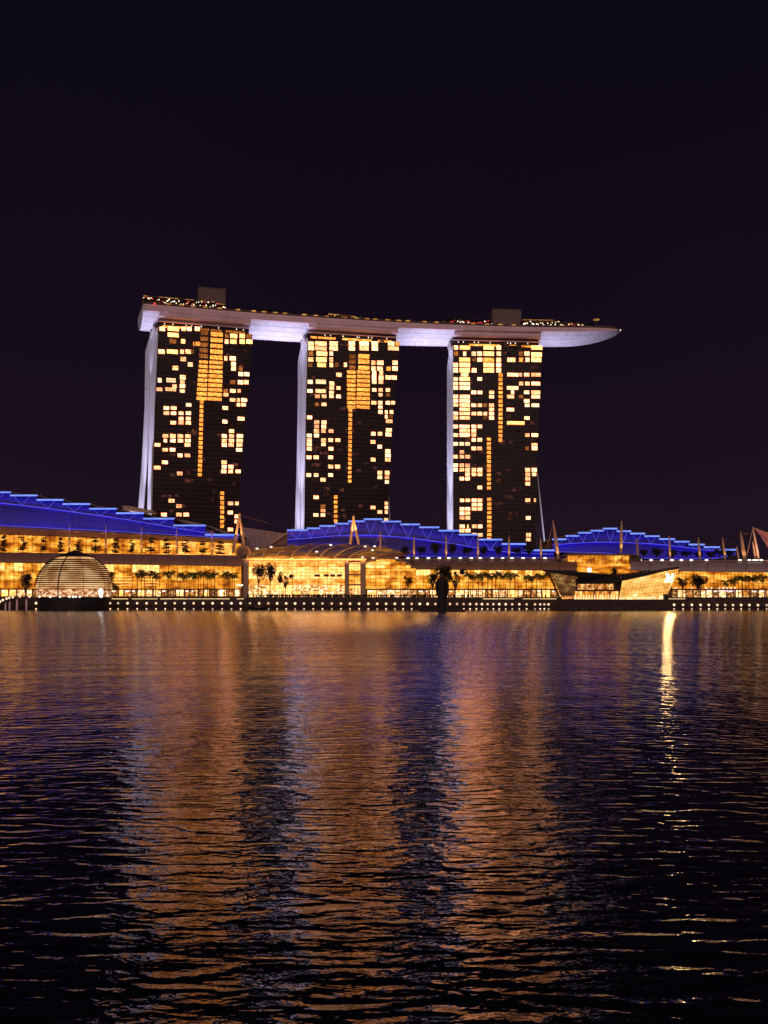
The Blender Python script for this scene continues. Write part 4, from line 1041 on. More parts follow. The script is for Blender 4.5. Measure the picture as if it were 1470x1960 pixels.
def aframe(xt, rt, xl, rl, xr, rr, Y, lab, cables=()):
    t = thing('twin_leg_mast', P((xl + xr) / 2, rl, Y), lab, 'mast', 'twin-legged masts')
    for (xf, rf) in ((xl, rl), (xr, rr)):
        a = P(xf, rf, Y); b = P(xt, rt, Y)
        MB().tube([a, a.lerp(b, .5), b], [.85, .85, .5], 8).build('leg', 'mast', t)
    for c in cables: MB().tube([P(xt, rt + 1, Y), P(*c)], .10, 4).build('cable', 'mast', t)
    MB().ball(P(xt, rt - .5, Y), .9, 8, 6).build('mast_head', 'mast', t)
    a = P((xl + xr) / 2, max(rl, rr) - 2, Y); spot(t, a + Vector((0, -5, 6)), P(xt, rt + 15, Y), 9000, (1.0, .5, .18), 60, .6, .4)
aframe(458, 985, 446, 1058, 467.5, 1048, 603, 'twin-legged mast left of the entrance hall, before the left tower', ((520, 1003, 650),))
aframe(676.5, 990, 670.5, 1042, 687, 1042, 612, 'twin-legged mast above the entrance roof, before the middle blue roof')

# ------------------------------------------------------------------ glass dome on the water
dc = Pz(142, 1130, P(142, 1130, 535).z); dc = P(142, 1130, 535)
R_ = 19.6
dm = thing('glass_dome', Vector((dc.x, dc.y, 0)), 'dome with dark horizontal louvres, glowing, on a dark round base in the water', 'pavilion')
zb = P(142, 1142.5, 517).z
MB().lathe((dc.x, dc.y, 0), [(17.0, -1), (17.2, 0), (17.6, zb - .8), (17.9, zb - .6), (17.9, zb)], 40).build('base_drum', 'black', dm)
def ringr(z): return math.sqrt(max(0.01, R_ ** 2 - (z - dc.z) ** 2))
zt = dc.z + R_
bandz = P(142, 1127, 520).z
prof = [(ringr(bandz) * .965, bandz)] + [((R_ * .965) * math.cos(a), dc.z + R_ * .965 * math.sin(a)) for a in [math.radians(x) for x in range(8, 76, 6)]]
prof = [p for p in prof if p[1] >= bandz]
MB().lathe((dc.x, dc.y, 0), prof, 48).build('lit_lining', 'dome_glow', dm)
MB().lathe((dc.x, dc.y, 0), [(ringr(zb) * .955, zb + .05), (ringr(bandz) * .955, bandz - .02)], 48).build('showroom', 'dome_floor', dm)
nl = 15
for k in range(nl):
    z = bandz + (zt - 4.2 - bandz) * k / (nl - 1)
    th = .30 if k > 2 else .16
    r = ringr(z)
    MB().lathe((dc.x, dc.y, 0), [(r - .1, z - th), (r + .3, z - th), (r + .3, z + th), (r - .1, z + th), (r - .1, z - th)], 48).build('louvre_ring', 'black', dm)
for k in range(10):
    a = 2 * math.pi * (k + .32) / 10
    pts = []
    for q in range(14):
        z = zb + (zt - zb) * q / 13; r = ringr(z) + .15
        pts.append((dc.x + r * math.cos(a), dc.y + r * math.sin(a), z))
    MB().tube(pts, .30 if k == 7 else .11, 5).build('rib', 'black', dm)
MB().lathe((dc.x, dc.y, 0), [(ringr(zt - 2.6) + .2, zt - 2.6), (ringr(zt - 1.4), zt - 1.4), (3.0, zt + .1), (.6, zt + 1.0)], 24).build('cap', 'black', dm)
for (x, r, rr) in ((193, 1133, 1.0), (193, 1139, .7)):
    p = P(x, r, 518.3); MB().lathe(p, [(.2, -1.6 * rr), (rr, -1.2 * rr), (rr * 1.05, 0), (rr, 1.3 * rr), (.2, 1.7 * rr)], 10).build('bright_screen', 'screen', dm)
for x in (75.5, 96, 115, 133, 140, 145, 153, 194):
    p = P(x, 1142, 516.5); MB().ball(p, .55, 7, 5).build('edge_lamp', 'lamp_white', dm)
for (x0, x1) in ((206, 212.5), (210, 216), (69, 66)):
    MB().tube([P(x0, 1128, 530), P(x1, 1143.5, 524)], .3, 5).build('raking_leg', 'mast', dm)

# footbridge to the dome
fb = thing('footbridge', P(40, 1150, 548), 'low arched footbridge with lamps leading to the dome from the left', 'footbridge')
pth = ipl([(-40, 1152), (0, 1150.5), (14, 1146), (26, 1142), (40, 1141), (72, 1141.5)])
xs = list(range(-40, 74, 6))
m = MB()
for a, b in zip(xs[:-1], xs[1:]):
    p, q = P(a, pth(a) + 2, 546), P(b, pth(b) + 2, 546); h = Vector((0, 0, .7)); d = Vector((0, 4, 0))
    m.hexa([p - h, q - h, q, p, p - h + d, q - h + d, q + d, p + d])
m.build('bridge_deck', 'concrete', fb)
for x in (11, 19, 33, 51):
    a = P(x, pth(x) + 3, 547.5); MB().tube([(a.x, a.y, -1), (a.x, a.y, a.z)], .55, 8).build('pier', 'fascia_mauve', fb)
m = MB(); m.tube([P(x, pth(x) - 1.5, 546) for x in xs], .10, 5); m.build('handrail', 'bronze_dark', fb)
for x in xs:
    a = P(x, pth(x) + 2, 546); MB().tube([a, P(x, pth(x) - 1.5, 546)], .07, 4).build('baluster', 'bronze_dark', fb)
for x, r in ((0, 1151.5), (5.5, 1148.5), (12.5, 1145.8), (17.5, 1144.3), (24.5, 1143), (38, 1142), (56.5, 1141.6)):
    MB().ball(P(x, r, 545.5), .58, 7, 5).build('bridge_lamp', 'lamp', fb)

# ------------------------------------------------------------------ faceted glass pavilion on the water
YP = 536.0
pv = thing('faceted_pavilion', P(1178, 1150, YP), 'faceted glass pavilion with a dipped dark roof on a dark plinth in the water', 'pavilion')
zpt = P(1178, 1148, YP).z
MB().prism([(P(1073, 1148, YP - 6).x, YP - 6, -1), (P(1284, 1148, YP - 6).x, YP - 6, -1), (P(1280, 1148, YP).x, YP + 24, -1), (P(1066, 1148, YP).x, YP + 24, -1)], (0, 0, zpt + 1)).build('plinth', 'concrete', pv)
# right crystal: leaning panes
BLc, BRc, TRc, TLc = (1184.5, 1147.5), (1272, 1147.5), (1297, 1089), (1191, 1111.5)
def cr(u, v, dY=0):
    x = (BLc[0] * (1 - u) + BRc[0] * u) * (1 - v) + (TLc[0] * (1 - u) + TRc[0] * u) * v
    r = (BLc[1] * (1 - u) + BRc[1] * u) * (1 - v) + (TLc[1] * (1 - u) + TRc[1] * u) * v
    return P(x, r, YP - 3.0 * v + dY)
nc, nr = 13, 8
for i in range(nc):
    for j in range(nr):
        g = .035
        q = [cr((i + g) / nc, (j + g) / nr), cr((i + 1 - g) / nc, (j + g) / nr), cr((i + 1 - g) / nc, (j + 1 - g) / nr), cr((i + g) / nc, (j + 1 - g) / nr)]
        MB().hexa(q + [p + Vector((0, .2, 0)) for p in q]).build('crystal_pane', 'crystal_low' if j == 0 or (j == 1 and i in (3, 4)) else 'crystal', pv)
q = [cr(0, 0, .35), cr(1, 0, .35), cr(1, 1, .35), cr(0, 1, .35)]
MB().hexa(q + [p + Vector((0, 14, 0)) for p in q]).build('crystal_body', 'mullion', pv)
m = MB(); m.tube([cr(1.01, 0, -.2), cr(1.012, 1, -.2)], .5, 6); m.build('edge_frame', 'tan', pv)
m = MB(); m.tube([cr(0, 1.01, -.2), cr(1, 1.0, -.2)], .3, 6); m.build('top_frame', 'tan', pv)
# left crystal: triangular lattice in front of a dim room
lt = [(1050, 1093), (1108, 1100), (1099, 1146), (1076, 1147)]
def lc(u, v, dY=0):
    x = (lt[3][0] * (1 - u) + lt[2][0] * u) * (1 - v) + (lt[0][0] * (1 - u) + lt[1][0] * u) * v
    r = (lt[3][1] * (1 - u) + lt[2][1] * u) * (1 - v) + (lt[0][1] * (1 - u) + lt[1][1] * u) * v
    return P(x, r, YP - 4 * v + dY)
NU, NV = 8, 6
for j in range(NV):
    v0, v1 = j / NV, (j + 1) / NV
    for i in range(NU):
        u0, u1 = i / NU, (i + 1) / NU; um = (u0 + u1) / 2
        tri = [lc(u0, v0, .3), lc(u1, v0, .3), lc(um, v1, .3)]
        MB().prism(tri, (0, .15, 0)).build('triangle_pane', 'lattice_glow' if j else 'gold', pv)
        if i < NU - 1: MB().prism([lc(um, v1, .3), lc(u1, v0, .3), lc(um + 1 / NU, v1, .3)], (0, .15, 0)).build('triangle_pane', 'lattice_glow', pv)
lat = MB()
for j in range(NV + 1):
    lat.tube([lc(0, j / NV), lc(1, j / NV)], .13, 4)
for j in range(NV):
    for i in range(NU):
        lat.tube([lc(i / NU, j / NV), lc((i + .5) / NU, (j + 1) / NV)], .13, 4); lat.tube([lc((i + .5) / NU, (j + 1) / NV), lc((i + 1) / NU, j / NV)], .13, 4)
lat.build('lattice', 'mullion', pv)
m = MB(); m.tube([P(1048, 1092, YP - 4), P(1073, 1148, YP)], .5, 6); m.build('edge_frame', 'bronze_dark', pv)
# rooms between the crystals
for i in range(13):
    x0 = 1106 + i * 5.3; x1 = x0 + 4.6
    a, b = P(x0, 1128.5, YP + 3), P(x1, 1117 + (1 if i % 3 else 0), YP + 3); MB().box(a.x, b.x, YP + 3, YP + 3.3, a.z, b.z).build('upper_window', 'redroom', pv)
for i in range(16):
    x0 = 1099 + i * 5.3; x1 = x0 + 4.7
    a, b = P(x0, 1147, YP + 2), P(x1, 1132, YP + 2); MB().box(a.x, b.x, YP + 2, YP + 2.3, a.z, b.z).build('ground_window', rnd.choice(['lattice_glow', 'gold', 'redroom', 'amber']), pv)
    MB().tube([P(x0 + 2.3, 1147, YP + 1.5), P(x0 + 2.3, 1138, YP + 1.5)], [.5, .12], 6).build('column_light', 'strip', pv)
a, b = P(1098, 1131.5, YP + .5), P(1188, 1129, YP + .5); MB().box(a.x, b.x, YP + .5, YP + 3.6, a.z, b.z).build('floor_slab', 'bronze_dark', pv)
MB().box(P(1100, 1, YP + 6).x, P(1187, 1, YP + 6).x, YP + 4, YP + 16, zpt, P(1140, 1112, YP + 4).z).build('core', 'bronze_dark', pv)
MB().prism([P(1046, 1090.5, YP - 5), P(1060, 1091, YP - 5), P(1110, 1095, YP - 6), P(1178, 1099.5, YP - 6), P(1230, 1094.5, YP - 6), P(1300, 1084.5, YP - 6), P(1300, 1088.5, YP - 6), P(1190, 1111, YP - 6), P(1178, 1117, YP - 3), P(1110, 1117.5, YP - 3), P(1100, 1112, YP - 3), P(1112, 1104.5, YP - 5), P(1060, 1097, YP - 5)], (0, 16, 0)).build('roof', 'black', pv)
for i in range(9):
    x = 1188 + i * 8.6; r = 1107 - i * 1.9
    MB().tube([P(x, r, YP - 6.3), P(x + .6, r - 5.4, YP - 6.3)], .12, 4).build('roof_slat', 'lilac_roof', pv)
a = P(1272.5, 1148, YP - 6); b = P(1277.5, 1137, YP - 6); MB().box(a.x, b.x, YP - 6, YP - 3, a.z, b.z).build('door_block', 'black', pv)
# the glowing two-letter monogram, an L crossed by a V
sg = thing('monogram_sign', P(1281, 1112, YP - 6.3), 'glowing white monogram, an L crossed by a V, on the pavilion', 'sign')
YS = YP - 6.6
def bar(pts, nm): 
    q = [P(x, r, YS) for x, r in pts]; MB().prism(q, (0, .35, 0)).build(nm, 'sign', sg)
bar([(1275, 1098.2), (1279.4, 1098.2), (1283.6, 1107.5), (1287.0, 1098.2), (1289.6, 1098.2), (1284.6, 1111.8), (1282, 1111.8)], 'letter_v')
YS = YP - 7.1
bar([(1277.2, 1100.5), (1279.6, 1100.5), (1277.0, 1111), (1285.6, 1111), (1286.4, 1108.4), (1287.2, 1108.4), (1286.0, 1113.6), (1272.6, 1113.6), (1273.0, 1110.4), (1275.0, 1110.4)], 'letter_l')

# interior ledges of light seen through the arcade glass
for (x0, x1, rows_) in ((213, 252, (1103.5, 1109, 1114.5, 1120)), (270, 302, (1103.5, 1109, 1114.5, 1120)), (784, 800, (1106,)), (340, 352, (1110,))):
    for r in rows_:
        a, b = P(x0, r + .5, 599.4), P(x1, r - .5, 599.4)
        MB().box(a.x, b.x, 599.45, 599.65, a.z, b.z).build('shelf_light', 'gold_bright', al if x0 < 500 else am)

# ------------------------------------------------------------------ vegetation
def leaf_crown(seed, blobs, n, size):
    """many small leaf faces filling uneven clumps; unit crown, about 1 m radius"""
    r = random.Random(seed); m = MB()
    for _ in range(n):
        bx, by, bz, br, sq = r.choice(blobs)
        while True:
            d = Vector((r.uniform(-1, 1), r.uniform(-1, 1), r.uniform(-1, 1)))
            if d.length <= 1: break
        d = d.normalized() * (d.length ** .55)
        c = Vector((bx + d.x * br, by + d.y * br, bz + d.z * br * sq))
        a = Vector((r.gauss(0, 1), r.gauss(0, 1), r.gauss(0, .7))).normalized(); b = a.orthogonal().normalized()
        s_ = size * r.uniform(.6, 1.3)
        m.quad(c - a * s_, c + b * s_ * .6, c + a * s_, c - b * s_ * .6)
    me = bpy.data.meshes.new('crown'); me.from_pydata([tuple(v) for v in m.v], [], m.f); return me
def rb(seed, n, flat=.8, spread=.62, rad=(.3, .5)):
    r = random.Random(seed); out = []
    for _ in range(n):
        a = r.uniform(0, 6.283); d = spread * math.sqrt(r.random())
        out.append((d * math.cos(a), d * math.sin(a), r.uniform(-.45, .55) * flat, r.uniform(*rad), flat))
    return out
CR = {'round': [leaf_crown(s_, rb(s_, 12), 1500, .075) for s_ in (1, 2, 3)],
      'open': [leaf_crown(s_ + 10, rb(s_ + 10, 9, .8, .75, (.2, .34)), 900, .07) for s_ in (1, 2)],
      'tier': [leaf_crown(s_ + 20, [(random.Random(s_ * 9 + k).uniform(-.25, .25) + .2 * math.cos(k * 2.1 + q * 2.1), .25 * math.sin(k * 2.1 + q * 2), -.8 + .48 * k + random.Random(s_ * 31 + k * 5 + q).uniform(-.2, .2), random.Random(s_ * 17 + k * 3 + q).uniform(.28, .6) - .05 * k, .28) for k in range(4) for q in range(3)], 1500, .075) for s_ in (1, 2, 3)]}
for k_, mt in (('round', 'leaf_dark'), ('open', 'leaf_dark'), ('tier', 'leaf_dark')):
    for me in CR[k_]: me.materials.append(M[mt])
def limb_mesh(seed, n):
    r = random.Random(seed); m = MB()
    for k in range(n):
        a = 6.283 * k / n + r.uniform(-.4, .4); q = r.uniform(.35, .7)
        m.tube([(0, 0, -1.0), (q * .4 * math.cos(a), q * .4 * math.sin(a), -.45), (q * math.cos(a), q * math.sin(a), r.uniform(-.1, .45))], [.055, .04, .012], 5)
    me = bpy.data.meshes.new('limbs'); me.from_pydata([tuple(v) for v in m.v], [], m.f); me.materials.append(M['bark']); return me
LIMB = [limb_mesh(s_, 6) for s_ in (1, 2)]
def trunk_mesh(r0, r1, lean, seed):
    r = random.Random(seed); m = MB()
    m.tube([(0, 0, 0), (lean * .3, 0, .35), (lean * .7, r.uniform(-.01, .01), .7), (lean, 0, 1)], [r0, r0 * .8, r1 * 1.1, r1], 7)
    me = bpy.data.meshes.new('trunk'); me.from_pydata([tuple(v) for v in m.v], [], m.f); me.materials.append(M['bark']); return me
TRK = trunk_mesh(.30, .20, .3, 1)
def tree(px, rbase, rtop, wpx, Y, kind, var, lab, group, crown_frac=.62, name='tree'):
    base = P(px, rbase, Y); top = P(px, rtop, Y); H = top.z - base.z
    t = thing(name, base, lab, 'tree', group)
    cw = wpx / 2 / F * Y * 1.08; chh = H * crown_frac / 2 * 1.25
    mesh_obj('trunk', TRK, t, (-.1, 0, 0), (0, 0, var * 1.3), (.8, .8, H * (1 - crown_frac * .75)))
    cz = H - chh * .80
    mesh_obj('crown', CR[kind][var % len(CR[kind])], t, (0, 0, cz), (0, 0, var * .9), (cw, cw, chh))
    if kind != 'tier': mesh_obj('limbs', LIMB[var % 2], t, (0, 0, cz), (0, 0, var), (cw * .9, cw * .9, chh))
    else: mesh_obj('stem', TRK, t, (0, 0, H * .3), (0, 0, 0), (.5, .5, H * .62))
    return t
# terrace trees, layered
TT = [(6, 1026, 22), (44, 1028, 24), (83, 1030, 18), (116, 1030, 18), (150, 1033, 22), (182, 1030, 26), (221, 1032, 24), (252, 1034, 20), (289, 1031, 24), (319, 1032, 24), (355, 1034, 26), (388, 1037, 22), (421, 1037, 28)]
for i, (x, r, wd) in enumerate(TT):
    tree(x, ct(x) - .3, r, wd, 611.5 + (i % 3), 'tier', i, '%s layered tree from the left along the arcade terrace' % ordn(i), 'layered terrace trees', .8)
RT = [(775, 1044, 19), (805, 1043, 22), (833, 1037, 24), (867, 1038, 19), (895, 1045, 20), (926, 1043.5, 19), (953, 1043.5, 19), (988, 1045, 20), (1013, 1042, 27)]
for i, (x, r, wd) in enumerate(RT):
    tree(x, 1069.5, r, wd, 613 + (i % 2), 'round', i, '%s dark roof tree from the left before the middle blue hall' % ordn(i), 'dark roof trees before the blue halls', .72)
RT2 = [(1231, 1049, 18), (1257, 1048, 24), (1288, 1051, 23), (1314, 1053, 22), (1338, 1054, 18), (1360, 1054, 22), (1378, 1048, 20), (1397, 1052, 20)]
for i, (x, r, wd) in enumerate(RT2):
    tree(x, 1072.5, r, wd, 613 + (i % 2), 'round', i + 1, '%s dark roof tree from the left before the right blue hall' % ordn(i), 'dark roof trees before the blue halls', .72)
# promenade trees
for (x, r, wd, kind, v, lab, fr_, Y) in (
    (48, 1094, 25, 'round', 0, 'round dark tree left of the dome', .75, 574),
    (495, 1074, 27, 'round', 1, 'taller tree of the dark pair before the entrance hall', .60, 576),
    (517, 1075, 21, 'round', 2, 'slimmer tree of the dark pair before the entrance hall', .58, 578),
    (546, 1090, 32, 'open', 0, 'low spreading thin-leaved tree before the entrance hall', .62, 578),
    (781, 1097, 22, 'open', 1, 'small thin-leaved tree before the arched glass front', .55, 580),
    (828, 1094, 24, 'round', 0, 'dark tree left of the dark rounded figure', .6, 576),
    (846, 1075, 28, 'round', 1, 'tall dark tree directly behind the dark rounded figure', .62, 582),
    (872, 1077, 42, 'open', 0, 'tall sparse tree right of the dark rounded figure', .7, 580),
    (1307, 1099, 30, 'open', 1, 'spreading tree just right of the faceted pavilion', .6, 574),
    (1337, 1098, 34, 'round', 2, 'dense round tree right of the faceted pavilion', .66, 574),
    (1176, 1083, 16, 'round', 0, 'small dark tree above the dip of the pavilion roof', .5, 590),
    (1216, 1076, 26, 'open', 0, 'dark spreading tree on the roof right of the amber block', .6, 606)):
    tree(x, 1144 if r > 1076 or Y < 600 else 1090, r, wd, Y, kind, v, lab, 'broad-leaved trees along the promenade', fr_)

# palms: trunk and single fronds
def frond_mesh():
    m = MB(); n = 7
    for k in range(n):
        f0, f1 = k / n, (k + 1) / n
        def sp_(f): return Vector((f * 1.0 - .12 * f * f, 0, .38 * f - .80 * f * f))
        w0, w1 = .27 * math.sin(math.pi * (f0 * .9 + .08)), .27 * math.sin(math.pi * (f1 * .9 + .08))
        a, b = sp_(f0), sp_(f1); dr0, dr1 = Vector((0, 0, -w0 * .7)), Vector((0, 0, -w1 * .7))
        for sg_ in (-1, 1):
            for h in (0, .5):     # leaflets with gaps between
                fa, fb_ = a.lerp(b, h), a.lerp(b, h + .36)
                m.quad(fa, fb_, fb_ + Vector((.06, sg_ * w1, 0)) + dr1, fa + Vector((.06, sg_ * w0, 0)) + dr0)
    m.tube([Vector((f - .12 * f * f, 0, .38 * f - .80 * f * f)) for f in (0, .25, .5, .75, 1)], [.018, .016, .013, .009, .004], 4)
    me = bpy.data.meshes.new('frond'); me.from_pydata([tuple(v) for v in m.v], [], m.f); me.materials.append(M['palm_leaf']); return me
FR = frond_mesh()
PTR = trunk_mesh(.30, .17, .0, 5)
prn = random.Random(5)
def palm(px, rtop, Y, lab, group, size=3.5, nf=15, rbase=1143.5, z0=None):
    base = P(px, rbase, Y); 
    if z0 is not None: base.z = z0
    top = P(px, rtop + 5, Y)
    t = thing('palm_tree', base, lab, 'palm', group)
    H = top.z - base.z; rot = prn.uniform(0, 6)
    mesh_obj('trunk', PTR, t, (0, 0, 0), (0, 0, 0), (.9, .9, H))
    for k in range(nf):
        a = rot + 6.283 * k / nf + prn.uniform(-.2, .2); s_ = size * prn.uniform(.85, 1.12)
        mesh_obj('frond', FR, t, (0, 0, H - .1), (prn.uniform(-.2, .2), prn.uniform(-1.0, .55), a), (s_, s_, s_))
    return t
PL = [(213, 1095), (220, 1115), (263, 1093), (270, 1090), (276, 1094), (291, 1092), (298, 1096), (319, 1094), (327, 1093), (344, 1096), (352, 1098), (363, 1093), (371, 1096), (379, 1093), (389, 1092), (397, 1096), (404, 1094), (411, 1095), (430, 1092), (438, 1097), (448, 1096)]
for i, (x, r) in enumerate(PL):
    palm(x, r, 574 + (i * 5 % 11), '%s palm from the left in the row between the dome and entrance hall' % ordn(i), 'palms before the left arcade')
PR = [(897, 1096), (905, 1098), (916, 1095), (924, 1097), (933, 1095), (941, 1097), (949, 1094), (957, 1093), (967, 1095), (976, 1096), (986, 1094), (1008, 1098), (1017, 1100), (1028, 1096), (1036, 1097), (1045, 1095)]
for i, (x, r) in enumerate(PR):
    palm(x, r, 574 + (i * 5 % 11), '%s palm from the left in the row before the middle arcade' % ordn(i), 'palms before the middle arcade')
PQ = [(1390, 1109), (1404, 1107), (1414, 1100), (1422, 1103), (1434, 1099), (1443, 1102), (1452, 1100), (1463, 1101)]
for i, (x, r) in enumerate(PQ):
    palm(x, r, 574 + (i * 5 % 9), '%s palm from the left in the cluster at the right edge' % ordn(i), 'palms at the right edge')
for i, (x, lab) in enumerate(((688, 'tiny palm on the roof deck above the middle tower'), (785, 'brightest tiny palm on the roof deck between middle and right towers'), (848, 'tiny palm on the roof deck just left of the red-lit bar'))):
    p = deck_pt(x, 6); t = thing('palm_tree', p, lab, 'palm', 'palms on the roof deck')
    H = 3.2
    mesh_obj('trunk', PTR, t, (0, 0, 0), (0, 0, 0), (.8, .8, H))
    for k in range(10): mesh_obj('frond', FR, t, (0, 0, H - .1), (0, prn.uniform(-.7, .1), 6.283 * k / 10), (2.6, 2.6, 2.6))
    spot(t, p + Vector((0, -3, .3)), p + Vector((0, 0, H)), 260, (1.0, .75, .25), 90, .5, .2)
for (a_, b_, lab) in ((760, 800, 'thin warm light strip along the deck right of the middle tower'), (800, 858, 'thin warm light strip along the deck left of the red-lit bar'), (432, 474, 'thin warm light strip stepping down right of the left restaurant')):
    p, q = deck_pt(a_, 2, 1.6), deck_pt(b_, 2, 1.6); MB().tube([p, p.lerp(q, .5), q], .22, 5).build('deck_light_strip', 'deck_glow', None, lab, 'light strip')

for i, x in enumerate((478, 498, 516, 540, 561, 588, 607, 620, 696, 716, 735, 752, 770, 798, 815, 833, 1122, 1132)):
    p = deck_pt(x, 5 + i % 3); t = thing('roof_garden_tree', p, '%s small garden tree from the left on the roof deck' % ordn(i), 'tree', 'small trees on the roof deck')
    H = 2.6 + (i * 7 % 5) * .45
    mesh_obj('trunk', TRK, t, (0, 0, 0), (0, 0, i), (.35, .35, H * .7)); mesh_obj('crown', CR['round'][i % 3], t, (0, 0, H), (0, 0, i * 1.7), (1.9 + (i % 3) * .4, 1.9, 1.5))
# floodlight for the leaning leg of the right tower
c_ = gap_ends[2][4][3] + Vector((60, 10, 0)); c_.z = 24
floodlight(c_, gap_ends[2][4][6] + Vector((10, 45, 10)), 260000, LAV, 70, 'podium floodlight aimed at the leaning leg of the right tower', .6, 1.2)

# low shrubs on the promenade edge
def shrub_row(x0, x1, Y, seed, lab):
    r = random.Random(seed); m = MB()
    a, b = P(x0, 1143, Y).x, P(x1, 1143, Y).x
    for _ in range(int((b - a) * 22)):
        x = r.uniform(a, b); z = DECK + .1 + 1.3 * (r.random() ** .8) * (.6 + .4 * math.sin(x * .7) ** 2); c = Vector((x, Y + r.uniform(-.8, .8), z))
        d = Vector((r.gauss(0, 1), r.gauss(0, 1), r.gauss(0, 1))).normalized(); e_ = d.orthogonal().normalized(); s_ = r.uniform(.15, .35)
        m.quad(c - d * s_, c + e_ * s_ * .6, c + d * s_, c - e_ * s_ * .6)
    t = thing('hedge', Vector(((a + b) / 2, Y, DECK)), lab, 'hedge', 'low hedges along the promenade edge')
    m.build('foliage', 'leaf', t); MB().box(a, b, Y - .9, Y + .9, DECK + .1, DECK + .5).build('planter', 'concrete', t)
for i, (x0, x1, lab) in enumerate(((218, 246, 'short hedge just right of the dome'), (252, 330, 'hedge below the first palms right of the dome'), (335, 420, 'longest hedge below the left row of palms'), (425, 462, 'hedge by the left wall of the entrance hall'), (905, 1000, 'hedge below the palms of the middle arcade'), (1004, 1064, 'hedge left of the faceted pavilion'), (1300, 1340, 'hedge under the trees right of the pavilion'), (1350, 1470, 'hedge below the palms at the right edge'))):
    shrub_row(x0, x1, 563.5, 30 + i, lab)

# uplights added to brighten the palm crowns
for (x0, x1, lab) in ((205, 455, 'row of added uplights below the left row of palms'), (890, 1050, 'row of added uplights below the middle row of palms'), (1385, 1470, 'row of added uplights below the palms at the right edge')):
    a, b = P(x0, 1143, 568), P(x1, 1143, 568); a.z = b.z = DECK + .45
    t = thing('added_uplight', a.lerp(b, .5), lab, 'uplight')
    n = int((b.x - a.x) / 5)
    for k in range(n):
        c = a.lerp(b, (k + .5) / n); MB().lathe(c - Vector((0, 0, .32)), [(.25, 0), (.3, .15), (.22, .2)], 8).build('added_lamp_body', 'black', t)
    strip_light(t, a, b, .3, (0, .5, .87), 150 * (b.x - a.x), (1.0, .78, .26))

# ------------------------------------------------------------------ quay lamps, strips, railings
gi = 0
qx = []
x = -8.0
qs = [213 + 17.95 * i for i in range(16)] + [500.5 + 17.3 * i for i in range(25)]
qs = [211, 226, 244, 262.5, 280.5, 298.5, 316.3, 334.5, 352.8, 370.6, 388.8, 407, 425, 443, 460.6, 478.5, 496, 513.5, 530.5, 547.8, 564.8, 582, 599.6, 617.2, 635, 652.6, 670, 687.3, 705, 722, 739, 755.8, 771.6, 788, 803.5, 818.5, 833.4, 861.3, 874.8, 887.5, 899.7, 911.8, 922.5, 933.3, 944.3, 955.6, 968, 980.5, 994, 1008, 1024, 1034, 1042, 1050, 1064,
      1290.3, 1307.5, 1324.3, 1340.9, 1356.9, 1373, 1388.2, 1403, 1418.6, 1434.4, 1450.8, 1467.5, 69]
qs.sort()
lamp_me = {}
m = MB(); m.ball((0, 0, 0), .62, 10, 7); lg = bpy.data.meshes.new('globe'); lg.from_pydata([tuple(v) for v in m.v], [], m.f); lg.materials.append(M['lamp'])
m = MB(); m.tube([(0, .6, -.2), (0, .3, -.5), (0, 0, -.7)], .12, 5); m.lathe((0, 0, -.75), [(.5, 0), (.3, -.2), (.1, -.3)], 8); lbk = bpy.data.meshes.new('bracket'); lbk.from_pydata([tuple(v) for v in m.v], [], m.f); lbk.materials.append(M['black'])
m = MB(); m.ball((0, 0, 0), .42, 8, 6, .8); lw = bpy.data.meshes.new('small_dot'); lw.from_pydata([tuple(v) for v in m.v], [], m.f); lw.materials.append(M['lamp'])
m = MB(); m.box(-.3, .3, .1, .6, -.4, -.15); lwb = bpy.data.meshes.new('plate'); lwb.from_pydata([tuple(v) for v in m.v], [], m.f); lwb.materials.append(M['black'])
rl = ipl([(0, 1154.5), (480, 1154.8), (1470, 1158.3)])
for i, x in enumerate(qs):
    p = P(x, rl(x), SHORE - .9)
    t = thing('wall_lamp', p, 'globe lamp on the quay wall, %s from the left in the upper row' % ordn(i), 'lamp', 'globe lamps along the quay wall')
    mesh_obj('globe', lg, t); mesh_obj('bracket', lbk, t)
low = [x for x in qs if not (474 < x < 510 or 800 < x < 880)]
for i, x in enumerate(low):  # small glowing dots at the water line, below the wall lamps
    p = P(x, 1166, SHORE - 1.0); p.z = .55
    t = thing('water_line_dot', p, 'small glowing dot at the water line, %s from the left in the lower row' % ordn(i), 'lamp', 'small glowing dots at the water line')
    mesh_obj('lens', lw, t); mesh_obj('plate', lwb, t)
def stripl(x0, x1, r, lab):
    t = thing('step_light', P((x0 + x1) / 2, r, SHORE - .3), lab, 'light strip', 'warm light strips along the promenade edge')
    n = max(1, int((x1 - x0) / 24))
    for k in range(n):
        a, b = P(x0 + (x1 - x0) * (k + .02) / n, r, SHORE - .3), P(x0 + (x1 - x0) * (k + .97) / n, r, SHORE - .3)
        MB().box(a.x, b.x, SHORE - .3, SHORE - .05, a.z - .14, a.z + .14).build('light_tube', 'strip', t)
for (x0, x1, lab) in ((213, 246, 'short warm light strip just right of the dome'), (252, 302, 'warm light strip below the first palms'), (306, 440, 'longest warm light strip, below the left row of palms'), (453, 467, 'tiny warm light strip by the entrance hall corner'), (924, 985, 'warm light strip below the middle palms'), (1000, 1066, 'warm light strip left of the faceted pavilion'), (1279, 1313, 'warm light strip right of the faceted pavilion')):
    stripl(x0, x1, 1146.2, lab)
rl_ = thing('railing', (0, SHORE + .3, DECK), 'dark railing along the top of the quay wall', 'railing')
